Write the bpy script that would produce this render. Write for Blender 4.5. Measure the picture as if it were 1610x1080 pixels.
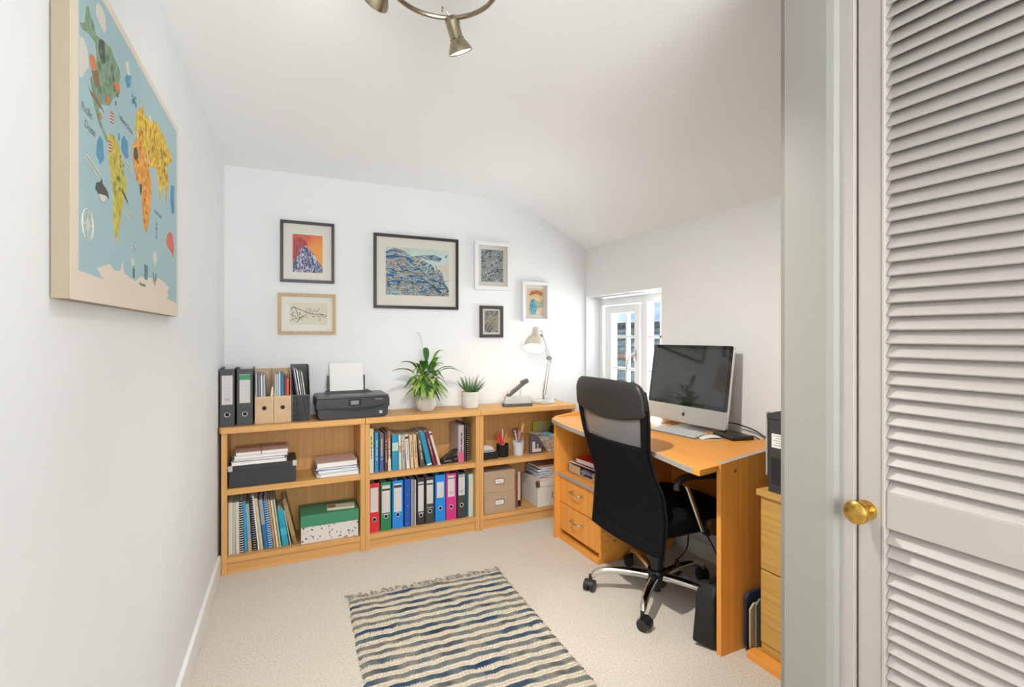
import bpy, math, random
from mathutils import Vector, Matrix, Euler
for o in list(bpy.data.objects): bpy.data.objects.remove(o)
random.seed(7)
S = bpy.context.scene
COL = S.collection
R = math.radians
# ------------------------------------------------------------------ camera
cd = bpy.data.cameras.new('camera'); cam = bpy.data.objects.new('camera', cd); COL.objects.link(cam)
cd.sensor_width = 36; cd.lens = 36 * 792 / 1610; cd.shift_y = -13 / 1610; cd.clip_start = .02
cam.location = (0, 0, 1.25); cam.rotation_euler = (R(90), 0, R(-25.2))
S.camera = cam
# ------------------------------------------------------------------ world: blue sky with soft white clouds
W = bpy.data.worlds.new('sky'); S.world = W; W.use_nodes = True
nt = W.node_tree; nt.nodes.clear()
def wn(t): return nt.nodes.new(t)
tc = wn('ShaderNodeTexCoord'); mp = wn('ShaderNodeMapping'); mp.inputs['Scale'].default_value = (5, 5, 11); mp.inputs['Location'].default_value = (.4, .2, .55)
nz = wn('ShaderNodeTexNoise'); nz.inputs['Scale'].default_value = 1.6; nz.inputs['Detail'].default_value = 6
cr = wn('ShaderNodeValToRGB'); cr.color_ramp.elements[0].position = .42; cr.color_ramp.elements[1].position = .62
cr.color_ramp.elements[0].color = (.16, .30, .56, 1); cr.color_ramp.elements[1].color = (.60, .62, .64, 1)
bg = wn('ShaderNodeBackground'); bg.inputs['Strength'].default_value = 1.05
ow = wn('ShaderNodeOutputWorld')
nt.links.new(tc.outputs['Generated'], mp.inputs['Vector']); nt.links.new(mp.outputs[0], nz.inputs['Vector'])
nt.links.new(nz.outputs['Fac'], cr.inputs['Fac']); nt.links.new(cr.outputs[0], bg.inputs['Color']); nt.links.new(bg.outputs[0], ow.inputs['Surface'])
# ------------------------------------------------------------------ sun outside (on the roofs) and added fill lights: behind the camera, outside the window
def lamp(kind, name, loc, rot, energy, color=(1, 1, 1), **k):
    d = bpy.data.lights.new(name, kind); d.energy = energy; d.color = color
    for a, b in k.items(): setattr(d, a, b)
    o = bpy.data.objects.new(name, d); COL.objects.link(o); o.location = loc; o.rotation_euler = rot; return o
lamp('SUN', 'sun', (6, 0, 8), (R(38), R(-12), R(10)), 1.6, (1, .96, .9), angle=.02)
lamp('AREA', 'landing_fill', (.30, -1.50, 1.40), (R(120), 0, R(-8)), 40, (.94, .97, 1.0), shape='RECTANGLE', size=1.3, size_y=1.3)
lamp('AREA', 'window_fill', (2.80, 2.70, 1.10), (0, R(130), R(30)), 34, (.92, .965, 1.0), shape='RECTANGLE', size=.9, size_y=.8)  # added fill, unseen beyond the window, tilted up to brighten the ceiling
vs = S.view_settings; vs.view_transform = 'Standard'; vs.look = 'None'; vs.gamma = 1; vs.exposure = 0.95; vs.use_curve_mapping = False
# ------------------------------------------------------------------ materials
MATS = {}
def mat(name, color, rough=.5, metal=0, spec=.5, var=None, bump=None, emit=None, coat=0, trans=None, sheen=0):
    if name in MATS: return MATS[name]
    m = bpy.data.materials.new(name); m.use_nodes = True; n = m.node_tree; b = n.nodes['Principled BSDF']
    c = tuple(color) + (1,)
    b.inputs['Base Color'].default_value = c; b.inputs['Roughness'].default_value = rough; b.inputs['Metallic'].default_value = metal
    b.inputs['Specular IOR Level'].default_value = spec; b.inputs['Coat Weight'].default_value = coat; b.inputs['Coat Roughness'].default_value = .1
    b.inputs['Sheen Weight'].default_value = sheen
    if trans: b.inputs['Transmission Weight'].default_value = trans
    if emit: b.inputs['Emission Color'].default_value = tuple(emit[0]) + (1,); b.inputs['Emission Strength'].default_value = emit[1]
    if var or bump:
        t = n.nodes.new('ShaderNodeTexCoord')
    if var:      # (scale xyz, amount, detail)
        mpn = n.nodes.new('ShaderNodeMapping'); mpn.inputs['Scale'].default_value = var[0]
        no = n.nodes.new('ShaderNodeTexNoise'); no.inputs['Scale'].default_value = 1; no.inputs['Detail'].default_value = 5
        n.links.new(t.outputs['Object'], mpn.inputs[0]); n.links.new(mpn.outputs[0], no.inputs['Vector'])
        rp = n.nodes.new('ShaderNodeValToRGB'); a = var[1]
        rp.color_ramp.elements[0].position = .3; rp.color_ramp.elements[1].position = .7
        rp.color_ramp.elements[0].color = tuple(max(0, x * (1 - a)) for x in color) + (1,)
        rp.color_ramp.elements[1].color = tuple(min(1, x * (1 + a)) for x in color) + (1,)
        n.links.new(no.outputs['Fac'], rp.inputs[0]); n.links.new(rp.outputs[0], b.inputs['Base Color'])
    if bump:     # (scale, strength, distance)
        nb = n.nodes.new('ShaderNodeTexNoise'); nb.inputs['Scale'].default_value = bump[0]; nb.inputs['Detail'].default_value = 3
        bp = n.nodes.new('ShaderNodeBump'); bp.inputs['Strength'].default_value = bump[1]; bp.inputs['Distance'].default_value = bump[2]
        n.links.new(t.outputs['Object'], nb.inputs['Vector']); n.links.new(nb.outputs['Fac'], bp.inputs['Height']); n.links.new(bp.outputs[0], b.inputs['Normal'])
    MATS[name] = m; return m
def ramp_mat(name, build, rough=.6, **k):
    """build(nodes, links, coord) -> colour socket"""
    if name in MATS: return MATS[name]
    m = mat(name, (.5, .5, .5), rough, **k); n = m.node_tree
    t = n.nodes.new('ShaderNodeTexCoord')
    n.links.new(build(n.nodes, n.links, t.outputs['Object']), n.nodes['Principled BSDF'].inputs['Base Color']); return m
def mapping(N, L, co, sc=(1, 1, 1), loc=(0, 0, 0), rot=(0, 0, 0)):
    q = N.new('ShaderNodeMapping'); q.inputs['Scale'].default_value = sc; q.inputs['Location'].default_value = loc; q.inputs['Rotation'].default_value = rot
    L.new(co, q.inputs[0]); return q.outputs[0]
def noise(N, L, co, sc, det=4, dist=0):
    q = N.new('ShaderNodeTexNoise'); q.inputs['Scale'].default_value = sc; q.inputs['Detail'].default_value = det; q.inputs['Distortion'].default_value = dist
    L.new(co, q.inputs['Vector']); return q
def ramp(N, L, f, stops, const=False):
    q = N.new('ShaderNodeValToRGB'); e = q.color_ramp.elements
    if const: q.color_ramp.interpolation = 'CONSTANT'
    e[0].position = stops[0][0]; e[0].color = tuple(stops[0][1]) + (1,)
    e[1].position = stops[-1][0]; e[1].color = tuple(stops[-1][1]) + (1,)
    for p, c in stops[1:-1]:
        x = e.new(p); x.color = tuple(c) + (1,)
    L.new(f, q.inputs[0]); return q.outputs[0]
BK = (.64, .345, .12)      # bookcase beech
DK = (.80, .335, .062)    # desk beech
def wood(name, c, axis):
    s = {'x': (1.5, 40, 60), 'y': (40, 1.5, 60), 'z': (60, 60, 1.5)}[axis]
    return mat(name + axis, c, .42, spec=.28, var=(s, .10))
bkx, bky, bkz = [wood('bookcase_beech_', BK, a) for a in 'xyz']
dkx, dky, dkz = [wood('desk_beech_', DK, a) for a in 'xyz']
fcy = mat('cabinet_oak', (.56, .32, .08), .45, var=((30, 2.5, 60), .16))
plaster = mat('wall_plaster', (.765, .77, .765), .9, spec=.2, var=((3, 3, 3), .012), bump=(9, .25, .004))
ceilm = mat('ceiling_paint', (.90, .91, .91), .9, spec=.2, bump=(5, .25, .005))
gloss_w = mat('white_gloss_paint', (.82, .82, .80), .35)
upvc = mat('white_upvc', (.83, .84, .85), .3)
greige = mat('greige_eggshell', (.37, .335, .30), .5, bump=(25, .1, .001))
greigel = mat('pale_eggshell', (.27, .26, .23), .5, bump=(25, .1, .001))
black = mat('black_plastic', (.016, .016, .017), .4)
blackm = mat('black_matte', (.012, .012, .013), .7, spec=.25)
leather = mat('black_leather', (.022, .021, .019), .42, bump=(60, .15, .001))
fabric = mat('black_fabric', (.006, .006, .007), .9, spec=.12)
chrome = mat('chrome', (.75, .74, .72), .12, 1)
steel = mat('satin_steel', (.55, .55, .54), .3, 1)
alu = mat('aluminium', (.72, .73, .74), .35, .85)
white = mat('white_paper', (.80, .79, .76), .7)
cream = mat('cream_card', (.72, .66, .54), .7)
card = mat('kraft_board', (.50, .36, .22), .75)
brass = mat('aged_brass', (.60, .36, .08), .22, 1, var=((40, 40, 40), .35))
bronze = mat('antique_brass_lamp', (.36, .30, .21), .28, 1)
pages = mat('page_edges', (.68, .62, .50), .8, var=((200, 3, 3), .12))
ink = mat('dark_print', (.05, .05, .05), .7)
greyink = mat('grey_print', (.33, .33, .34), .7)
# ------------------------------------------------------------------ mesh builder
class MB:
    def __init__(s): s.v = []; s.f = []; s.m = []; s.mi = 0
    def add(s, vs, fs):
        b = len(s.v); s.v += [tuple(v) for v in vs]; s.f += [tuple(b + i for i in f) for f in fs]; s.m += [s.mi] * len(fs); return s
    def mat(s, i): s.mi = i; return s
    def box(s, a, b):
        x0, y0, z0 = a; x1, y1, z1 = b
        v = [(x0, y0, z0), (x1, y0, z0), (x1, y1, z0), (x0, y1, z0), (x0, y0, z1), (x1, y0, z1), (x1, y1, z1), (x0, y1, z1)]
        return s.add(v, [(0, 3, 2, 1), (4, 5, 6, 7), (0, 1, 5, 4), (1, 2, 6, 5), (2, 3, 7, 6), (3, 0, 4, 7)])
    def obox(s, c, size, rot=(0, 0, 0)):
        M = Matrix.Translation(c) @ Euler(rot).to_matrix().to_4x4(); h = [k / 2 for k in size]
        v = [M @ Vector((sx * h[0], sy * h[1], sz * h[2])) for sz in (-1, 1) for sx, sy in ((-1, -1), (1, -1), (1, 1), (-1, 1))]
        return s.add(v, [(0, 3, 2, 1), (4, 5, 6, 7), (0, 1, 5, 4), (1, 2, 6, 5), (2, 3, 7, 6), (3, 0, 4, 7)])
    def prism(s, pts, a, b, axis='z'):
        n = len(pts)
        def P(p, h): return {'z': (p[0], p[1], h), 'y': (p[0], h, p[1]), 'x': (h, p[0], p[1])}[axis]
        v = [P(p, a) for p in pts] + [P(p, b) for p in pts]
        f = [tuple(range(n - 1, -1, -1)), tuple(range(n, 2 * n))] + [(i, (i + 1) % n, n + (i + 1) % n, n + i) for i in range(n)]
        return s.add(v, f)
    def lathe(s, prof, c=(0, 0, 0), n=24, M=None):
        v = []; f = []
        for r, z in prof:
            for i in range(n):
                a = 2 * math.pi * i / n; p = Vector((r * math.cos(a), r * math.sin(a), z))
                if M: p = M @ p
                v.append(p + Vector(c))
        for j in range(len(prof) - 1):
            for i in range(n): f.append((j * n + i, j * n + (i + 1) % n, (j + 1) * n + (i + 1) % n, (j + 1) * n + i))
        f.append(tuple(range(n - 1, -1, -1))); f.append(tuple((len(prof) - 1) * n + i for i in range(n)))
        return s.add(v, f)
    def cyl(s, p0, p1, r0, r1=None, n=16):
        r1 = r0 if r1 is None else r1; p0 = Vector(p0); p1 = Vector(p1); d = p1 - p0
        M = d.to_track_quat('Z', 'Y').to_matrix(); return s.lathe([(r0, 0), (r1, d.length)], p0, n, M)
    def tube(s, pts, r, n=8, closed=False, sub=0):
        pts = [Vector(p) for p in pts]
        for _ in range(sub):
            q = []
            L = len(pts)
            for i in range(L if closed else L - 1):
                a, b = pts[i], pts[(i + 1) % L]; q += [a * .75 + b * .25, a * .25 + b * .75]
            if not closed: q = [pts[0]] + q + [pts[-1]]
            pts = q
        L = len(pts); rs = r if isinstance(r, (list, tuple)) else None
        T = []
        for i in range(L):
            a = pts[(i - 1) % L] if closed or i > 0 else pts[0]; b = pts[(i + 1) % L] if closed or i < L - 1 else pts[-1]
            t = (b - a); T.append(t.normalized() if t.length > 1e-9 else Vector((0, 0, 1)))
        nrm = T[0].orthogonal().normalized(); v = []; f = []
        for i in range(L):
            nrm = (nrm - T[i] * nrm.dot(T[i])).normalized(); bn = T[i].cross(nrm)
            rr = (rs[0] + (rs[1] - rs[0]) * i / (L - 1)) if rs else r
            for k in range(n):
                a = 2 * math.pi * k / n; v.append(pts[i] + (nrm * math.cos(a) + bn * math.sin(a)) * rr)
        for i in range(L if closed else L - 1):
            j = (i + 1) % L
            for k in range(n): f.append((i * n + k, i * n + (k + 1) % n, j * n + (k + 1) % n, j * n + k))
        if not closed: f.append(tuple(range(n - 1, -1, -1))); f.append(tuple((L - 1) * n + k for k in range(n)))
        return s.add(v, f)
    def torus(s, c, Rr, r, axis='y', n=24, m=8):
        p = []
        for i in range(n):
            a = 2 * math.pi * i / n; x, y = Rr * math.cos(a), Rr * math.sin(a)
            p.append(Vector(c) + Vector({'y': (x, 0, y), 'z': (x, y, 0), 'x': (0, x, y)}[axis]))
        return s.tube(p, r, m, True)
    def grid(s, fn, nu, nv, closed_u=False):
        v = [fn(i / nu, j / nv) for j in range(nv + 1) for i in range(nu + 1)]
        f = [(j * (nu + 1) + i, j * (nu + 1) + i + 1, (j + 1) * (nu + 1) + i + 1, (j + 1) * (nu + 1) + i) for j in range(nv) for i in range(nu)]
        return s.add(v, f)
    def ball(s, c, r, n=16):
        rx, ry, rz = r if isinstance(r, (tuple, list)) else (r, r, r); m = n // 2; v = []
        for j in range(m + 1):
            t = math.pi * j / m
            for i in range(n):
                a = 2 * math.pi * i / n; q = max(math.sin(t), .001)
                v.append((c[0] + rx * q * math.cos(a), c[1] + ry * q * math.sin(a), c[2] - rz * math.cos(t)))
        return s.add(v, [(j * n + i, j * n + (i + 1) % n, (j + 1) * n + (i + 1) % n, (j + 1) * n + i) for j in range(m) for i in range(n)])
    def poly(s, pts): return s.add(pts, [tuple(range(len(pts)))])
def build(name, mb, mats, parent=None, loc=(0, 0, 0), rot=(0, 0, 0), bevel=0, smooth=False, seg=2):
    me = bpy.data.meshes.new(name); me.from_pydata(mb.v, [], mb.f); me.update()
    if not isinstance(mats, (list, tuple)): mats = [mats]
    for m in mats: me.materials.append(m)
    for p, i in zip(me.polygons, mb.m): p.material_index = i
    import bmesh
    b = bmesh.new(); b.from_mesh(me); bmesh.ops.recalc_face_normals(b, faces=b.faces); b.to_mesh(me); b.free()
    if smooth:
        for p in me.polygons: p.use_smooth = True
        me.set_sharp_from_angle(angle=R(38))
    o = bpy.data.objects.new(name, me); COL.objects.link(o); o.location = loc; o.rotation_euler = rot
    if parent is not None: o.parent = parent
    if bevel:
        q = o.modifiers.new('bevel', 'BEVEL'); q.width = bevel; q.segments = seg; q.limit_method = 'ANGLE'; q.angle_limit = R(40)
        q.harden_normals = False
    return o
def tag(o, label, cat, group=None):
    o['label'] = label; o['category'] = cat
    if group: o['group'] = group
    return o
def thing(name, label, cat, loc=(0, 0, 0), rot=(0, 0, 0), group=None):
    o = bpy.data.objects.new(name, None); COL.objects.link(o); o.empty_display_size = .05
    o.location = loc; o.rotation_euler = rot; return tag(o, label, cat, group)
def struct(name, mb, m, parent=None, label=None, cat=None, **k):
    o = build(name, mb, m, parent, **k)
    if parent is None:
        o['kind'] = 'structure'
        if label: o['label'] = label; o['category'] = cat
    return o
def text_mesh(name, txt, size, m, parent, loc, rot, align='CENTER', depth=.0004):
    cu = bpy.data.curves.new('t', 'FONT'); cu.body = txt; cu.size = size; cu.align_x = align; cu.extrude = depth
    t = bpy.data.objects.new('t', cu); COL.objects.link(t)
    me = bpy.data.meshes.new_from_object(t.evaluated_get(bpy.context.evaluated_depsgraph_get())); bpy.data.objects.remove(t)
    me.materials.clear(); me.materials.append(m); o = bpy.data.objects.new(name, me); COL.objects.link(o)
    o.parent = parent; o.location = loc; o.rotation_euler = rot; return o
# ================================================================== THE ROOM
carpet = mat('wool_carpet', (.68, .605, .51), .95, spec=.1, var=((150, 150, 150), .20), bump=(300, .9, .005), sheen=.2)
struct('floor', MB().box((-.6, -1.7, -.1), (2.6, 3.45, 0)), carpet, label='beige wool loop carpet covering the whole floor', cat='carpet')
LW = lambda y: -.262 - .0253 * (3.3 - y)
struct('wall_left', MB().prism([(LW(-1.7), -1.7), (LW(3.4), 3.4), (-.6, 3.4), (-.6, -1.7)], 0, 2.45), plaster, label='white left wall beside the world map canvas', cat='wall')
struct('wall_back', MB().box((-.6, 3.3, 0), (2.38, 3.45, 2.45)), plaster, label='white far wall carrying the framed pictures', cat='wall')
rw = MB()
for a, b in (((2.18, -1.7, 0), (2.38, 2.444, 2.45)), ((2.18, 3.281, 0), (2.38, 3.3, 2.45)), ((2.18, 2.444, 0), (2.38, 3.281, .72)), ((2.18, 2.444, 1.545), (2.38, 3.281, 2.45))): rw.box(a, b)
struct('wall_right', rw, plaster, label='white right wall with the window above the desk', cat='wall')
# ceiling: flat, coving down to the low right wall
prof = [(-.6, 2.222), (1.2, 2.222), (1.42, 2.219), (1.54, 2.205), (1.66, 2.178), (1.79, 2.128), (1.95, 2.048), (2.1, 1.965), (2.2, 1.91), (2.6, 1.70), (2.6, 2.6), (-.6, 2.6)]
struct('ceiling', MB().prism(prof, -1.7, 3.4, 'y'), ceilm, smooth=True, label='white ceiling sloping down towards the window wall', cat='ceiling')
# unseen landing wall behind the camera; window opening added for the fill light
bw = MB()
for a, b in (((-.6, -1.7, 0), (-.35, -1.55, 2.45)), ((1.05, -1.7, 0), (2.6, -1.55, 2.45)), ((-.35, -1.7, 0), (1.05, -1.55, .75)), ((-.35, -1.7, 2.15), (1.05, -1.55, 2.45))): bw.box(a, b)
struct('wall_front', bw, plaster)
# wardrobe nib and louvred door on the right
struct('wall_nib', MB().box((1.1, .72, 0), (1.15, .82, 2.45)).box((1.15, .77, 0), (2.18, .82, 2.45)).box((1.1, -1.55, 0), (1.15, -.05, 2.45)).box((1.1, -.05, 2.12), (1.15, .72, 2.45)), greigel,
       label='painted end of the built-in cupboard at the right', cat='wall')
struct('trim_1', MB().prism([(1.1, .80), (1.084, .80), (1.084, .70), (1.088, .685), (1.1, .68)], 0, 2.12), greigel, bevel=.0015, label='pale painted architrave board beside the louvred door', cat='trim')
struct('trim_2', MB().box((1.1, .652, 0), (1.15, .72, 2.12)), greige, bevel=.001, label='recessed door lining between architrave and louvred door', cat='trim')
dr = bpy.data.objects.new('door_1', None); COL.objects.link(dr); dr['kind'] = 'structure'; dr['label'] = 'greige louvred cupboard door with a brass knob'; dr['category'] = 'door'
dr.location = (1.108, 0, 0)
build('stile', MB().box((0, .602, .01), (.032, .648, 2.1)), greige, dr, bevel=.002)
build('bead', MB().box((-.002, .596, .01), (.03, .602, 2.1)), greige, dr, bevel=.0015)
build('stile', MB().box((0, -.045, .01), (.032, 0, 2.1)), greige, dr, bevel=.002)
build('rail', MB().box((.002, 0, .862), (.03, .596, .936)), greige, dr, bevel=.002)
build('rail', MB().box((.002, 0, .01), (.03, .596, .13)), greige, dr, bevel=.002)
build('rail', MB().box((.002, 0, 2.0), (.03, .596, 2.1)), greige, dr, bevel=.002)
def slats(z0, z1):
    z = z0
    while z < z1:
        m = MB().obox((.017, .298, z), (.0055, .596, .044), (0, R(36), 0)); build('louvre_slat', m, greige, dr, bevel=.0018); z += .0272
slats(.142, .850); slats(.952, 1.985)
kn = MB(); Mk = Matrix.Rotation(R(-90), 3, 'Y')
kn.lathe([(.021, 0), (.021, .003), (.013, .006), (.010, .012), (.011, .018), (.019, .023), (.024, .031), (.023, .038), (.016, .044), (.004, .047)], (0, .632, .888), 28, Mk)
build('knob', kn, brass, dr, smooth=True)
# skirting
struct('baseboard_left', MB().prism([(LW(-1.5), -1.5), (LW(-1.5) + .016, -1.5), (LW(3.0) + .016, 3.02), (LW(3.0), 3.02)], 0, .105), gloss_w, bevel=.004)
struct('baseboard_right', MB().box((2.165, .83, 0), (2.18, 2.70, .09)), gloss_w, bevel=.004)
# ------------------------------------------------------------------ window 1 : a sash light and a fixed light in the reveal
w1 = bpy.data.objects.new('window_1', None); COL.objects.link(w1); w1['kind'] = 'structure'; w1.location = (2.30, 2.444, .74)
w1['label'] = 'white casement window with glazing bars over the desk'; w1['category'] = 'window'
fr = MB()
H_, W_ = .793, .837
for a, b in (((0, 0, H_ - .055), (.06, W_, H_)), ((0, 0, 0), (.06, W_, .045)), ((0, W_ - .045, .045), (.06, W_, H_ - .055)), ((0, 0, .045), (.06, .02, H_ - .055)), ((0, .275, .045), (.06, .335, H_ - .055))): fr.box(a, b)
build('window_frame', fr, upvc, w1, bevel=.004)
sa = MB(); y0, y1, z0, z1 = .339, .747, .05, .73
for a, b in (((-.014, y0, z0), (.04, y0 + .057, z1)), ((-.014, y1 - .085, z0), (.04, y1, z1)), ((-.014, y0 + .057, z1 - .058), (.04, y1 - .085, z1)), ((-.014, y0 + .057, z0), (.04, y1 - .085, z0 + .055))): sa.box(a, b)
sh = build('casement', sa, upvc, w1, bevel=.005)
gb = MB()
gb.box((.005, .498, z0), (.035, .516, z1 - .05)).box((.004, y0, .490), (.036, y1, .509)).box((.004, y0, .256), (.036, y1, .275))
build('glazing_bar', gb, upvc, w1, bevel=.002)
gb = MB(); gb.box((.004, .02, .490), (.036, .275, .509)).box((.004, .02, .256), (.036, .275, .275)).box((.004, .14, .045), (.036, .156, .738))
build('glazing_bar', gb, upvc, w1, bevel=.002)
glass = bpy.data.materials.new('window_glass'); glass.use_nodes = True; gn = glass.node_tree; gn.nodes.clear()
tr = gn.nodes.new('ShaderNodeBsdfTransparent'); tr.inputs[0].default_value = (.95, .97, .96, 1); gl = gn.nodes.new('ShaderNodeBsdfGlossy'); gl.inputs['Roughness'].default_value = .02
mx = gn.nodes.new('ShaderNodeMixShader'); mx.inputs[0].default_value = .04; oo = gn.nodes.new('ShaderNodeOutputMaterial')
gn.links.new(tr.outputs[0], mx.inputs[1]); gn.links.new(gl.outputs[0], mx.inputs[2]); gn.links.new(mx.outputs[0], oo.inputs[0])
build('pane', MB().box((.018, y0 + .04, z0 + .04), (.022, y1 - .05, z1 - .04)), glass, w1)
build('pane', MB().box((.018, .02, .045), (.022, .275, .738)), glass, w1)
hd = MB().box((-.022, .372, .33), (-.014, .392, .41)); hd.tube([(-.02, .382, .385), (-.05, .39, .375), (-.055, .415, .33), (-.05, .43, .25)], .006, 8, sub=1)
build('handle', hd, steel, w1, smooth=True)
struct('trim_3', MB().box((2.165, 2.444, .722), (2.36, 3.281, .74)), upvc, bevel=.003, label='white window sill behind the desk', cat='window sill')
# ------------------------------------------------------------------ the neighbour's slate roof outside
nh = thing('neighbouring_house', 'grey-green slate roof and brick wall of the house outside the window', 'building', (7.5, 9, -3))
slate = ramp_mat('slate', lambda N, L, c: ramp(N, L, noise(N, L, mapping(N, L, c, (1, 3.2, 6)), 1.4, 5).outputs['Fac'], [(.3, (.10, .135, .13)), (.5, (.17, .22, .21)), (.7, (.27, .33, .31))]), .7)
def slope(name, x0, z0, x1, z1, y0, y1, n):
    m = MB(); dx, dz = (x1 - x0) / n, (z1 - z0) / n
    w = .28; k = int((y1 - y0) / w)
    for i in range(n):
        for j in range(k):
            ya = y0 + j * w + (i % 2) * w / 2; g = random.uniform(0, .008)
            m.add([(x0 + i * dx - .03, ya + .008, z0 + i * dz + .02 + g), (x0 + i * dx - .03, ya + w - .008, z0 + i * dz + .02 + g), (x0 + (i + 1) * dx, ya + w - .008, z0 + (i + 1) * dz), (x0 + (i + 1) * dx, ya + .008, z0 + (i + 1) * dz),
                   (x0 + i * dx - .03, ya + .008, z0 + i * dz), (x0 + i * dx - .03, ya + w - .008, z0 + i * dz)], [(0, 1, 2, 3), (4, 5, 1, 0)])
    under = MB().add([(x0, y0, z0 - .03), (x0, y1, z0 - .03), (x1, y1, z1 - .03), (x1, y0, z1 - .03)], [(0, 1, 2, 3)])
    build(name, m, slate, nh); build('roof_deck', under, mat('roof_felt', (.035, .035, .035), .9), nh)
slope('upper_slates', -.6, 1.3, 1.7, 4.5, -3.5, 5.5, 17)
slope('lower_slates', -3.4, 1.3, -1.5, 3.82, -5.5, 1.2, 13)
terr = mat('terracotta_ridge', (.42, .22, .14), .8, var=((3, 9, 3), .35))
rd = MB()
for i in range(22): rd.cyl((-1.5, -5.5 + i * .3, 3.83), (-1.5, -5.5 + i * .3 + .28, 3.83), .06, n=10)
build('ridge_tiles', rd, terr, nh, smooth=True)
rd = MB()
for i in range(30): rd.cyl((1.7, -3.5 + i * .3, 4.52), (1.7, -3.5 + i * .3 + .28, 4.52), .1, n=10)
build('ridge_tiles', rd, mat('dark_ridge', (.07, .065, .06), .8), nh, smooth=True)
build('wall', MB().box((-.3, -3.5, -2), (3, 5.5, 1.35)).box((-3.2, -5.5, -2), (-1.5, 1.2, 1.2)), mat('brick', (.35, .2, .14), .9, var=((4, 4, 14), .3)), nh)
# ================================================================== BOOKCASES
def bookcase(x0, x1, label, sh_top, sh_t=.031, round_left=False):
    t = thing('bookcase', label, 'bookcase', (x0, 3.0, 0), group=None); w = x1 - x0
    if round_left: top = MB().prism([(-.012, .28), (-.012, .015), (0, -.012), (w, -.012), (w, .28)], .737, .77)
    else: top = MB().box((0, -.012, .737), (w, .28, .77))
    build('top', top, bkx, t, bevel=.004)
    for a in (0, w - .026): build('side_panel', MB().box((a, 0, 0), (a + .026, .28, .737)), bkz, t, bevel=.0015)
    build('back_panel', MB().box((.026, .268, .05), (w - .026, .276, .737)), bkz, t)
    build('shelf', MB().box((.026, .006, sh_top - sh_t), (w - .026, .268, sh_top)), bkx, t, bevel=.0015)
    build('bottom_shelf', MB().box((.026, .004, .062), (w - .026, .268, .088)), bkx, t, bevel=.0015)
    build('plinth', MB().box((.026, .016, 0), (w - .026, .034, .062)), bkx, t)
    return t
bookcase(-.252, .472, 'low beech bookcase nearest the left wall, with black and speckled boxes inside', .445, round_left=True)
bookcase(.473, 1.184, 'low beech bookcase in the middle, with the coloured lever arch files', .437)
bookcase(1.185, 1.90, 'low beech bookcase at the right end, half hidden by the desk', .435)
# ------------------------------------------------------------------ files, books, boxes : generic builders
def colour(n, c, rough=.45, var=None): return mat(n, c, rough, var=var)
def leverfile(x, y, z, w, h, cover, label, lab=(.045, .06, .26), ring_z=.09, ringm=None, header=None, d=.27, ring=True, group=None, footer=None, lcol=None, dark=False):
    t = thing('lever_arch_file', label, 'lever arch file', (x, y, z), group=group)
    c = MB().box((0, 0, 0), (w, .003, h)).box((0, 0, 0), (.0025, d, h)).box((w - .0025, 0, 0), (w, d, h))
    build('cover', c, cover, t, bevel=.001)
    build('paper_block', MB().box((.006, .05, .006), (w - .012, d - .02, h - .02)), pages, t)
    build('mechanism', MB().box((w - .012, .02, h * .45), (w - .003, .035, h * .75)), steel, t)
    if lab:
        lw, lz0, lz1 = lab; a = (w - lw) / 2
        m = MB().box((a, -.0008, lz0), (a + lw, .0, lz1)); m.mat(1)
        k = int((lz1 - lz0 - .05) / .016)
        for i in range(k): m.box((a + .003, -.001, lz1 - .05 - i * .016), (a + lw - .003, -.0008, lz1 - .0493 - i * .016))
        if header: m.mat(2).box((a if header[0] > .02 else a, -.0012, lz1 - header[0] - header[1]), (a + lw, -.0008, lz1 - header[1]))
        if footer: m.mat(2 if header else 1).box((a, -.0012, lz0 + .004), (a + lw, -.0008, lz0 + .004 + footer))
        if dark:
            m.mat(1)
            for q in range(3): m.box((a + lw * (.28 + .17 * q), -.0013, lz0 + .02), (a + lw * (.38 + .17 * q), -.0008, lz0 + .032))
        build('spine_label', m, [lcol or mat('label_paper', (.60, .57, .55), .7), greyink, header[2] if header else ink], t)
    if ring:
        build('finger_ring', MB().torus((w / 2, -.001, ring_z), .0115, .0022, 'y', 24, 6), ringm or steel, t, smooth=True)
        build('finger_hole', MB().cyl((w / 2, -.0006, ring_z), (w / 2, .001, ring_z), .0105, n=20), blackm, t)
    return t
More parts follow.
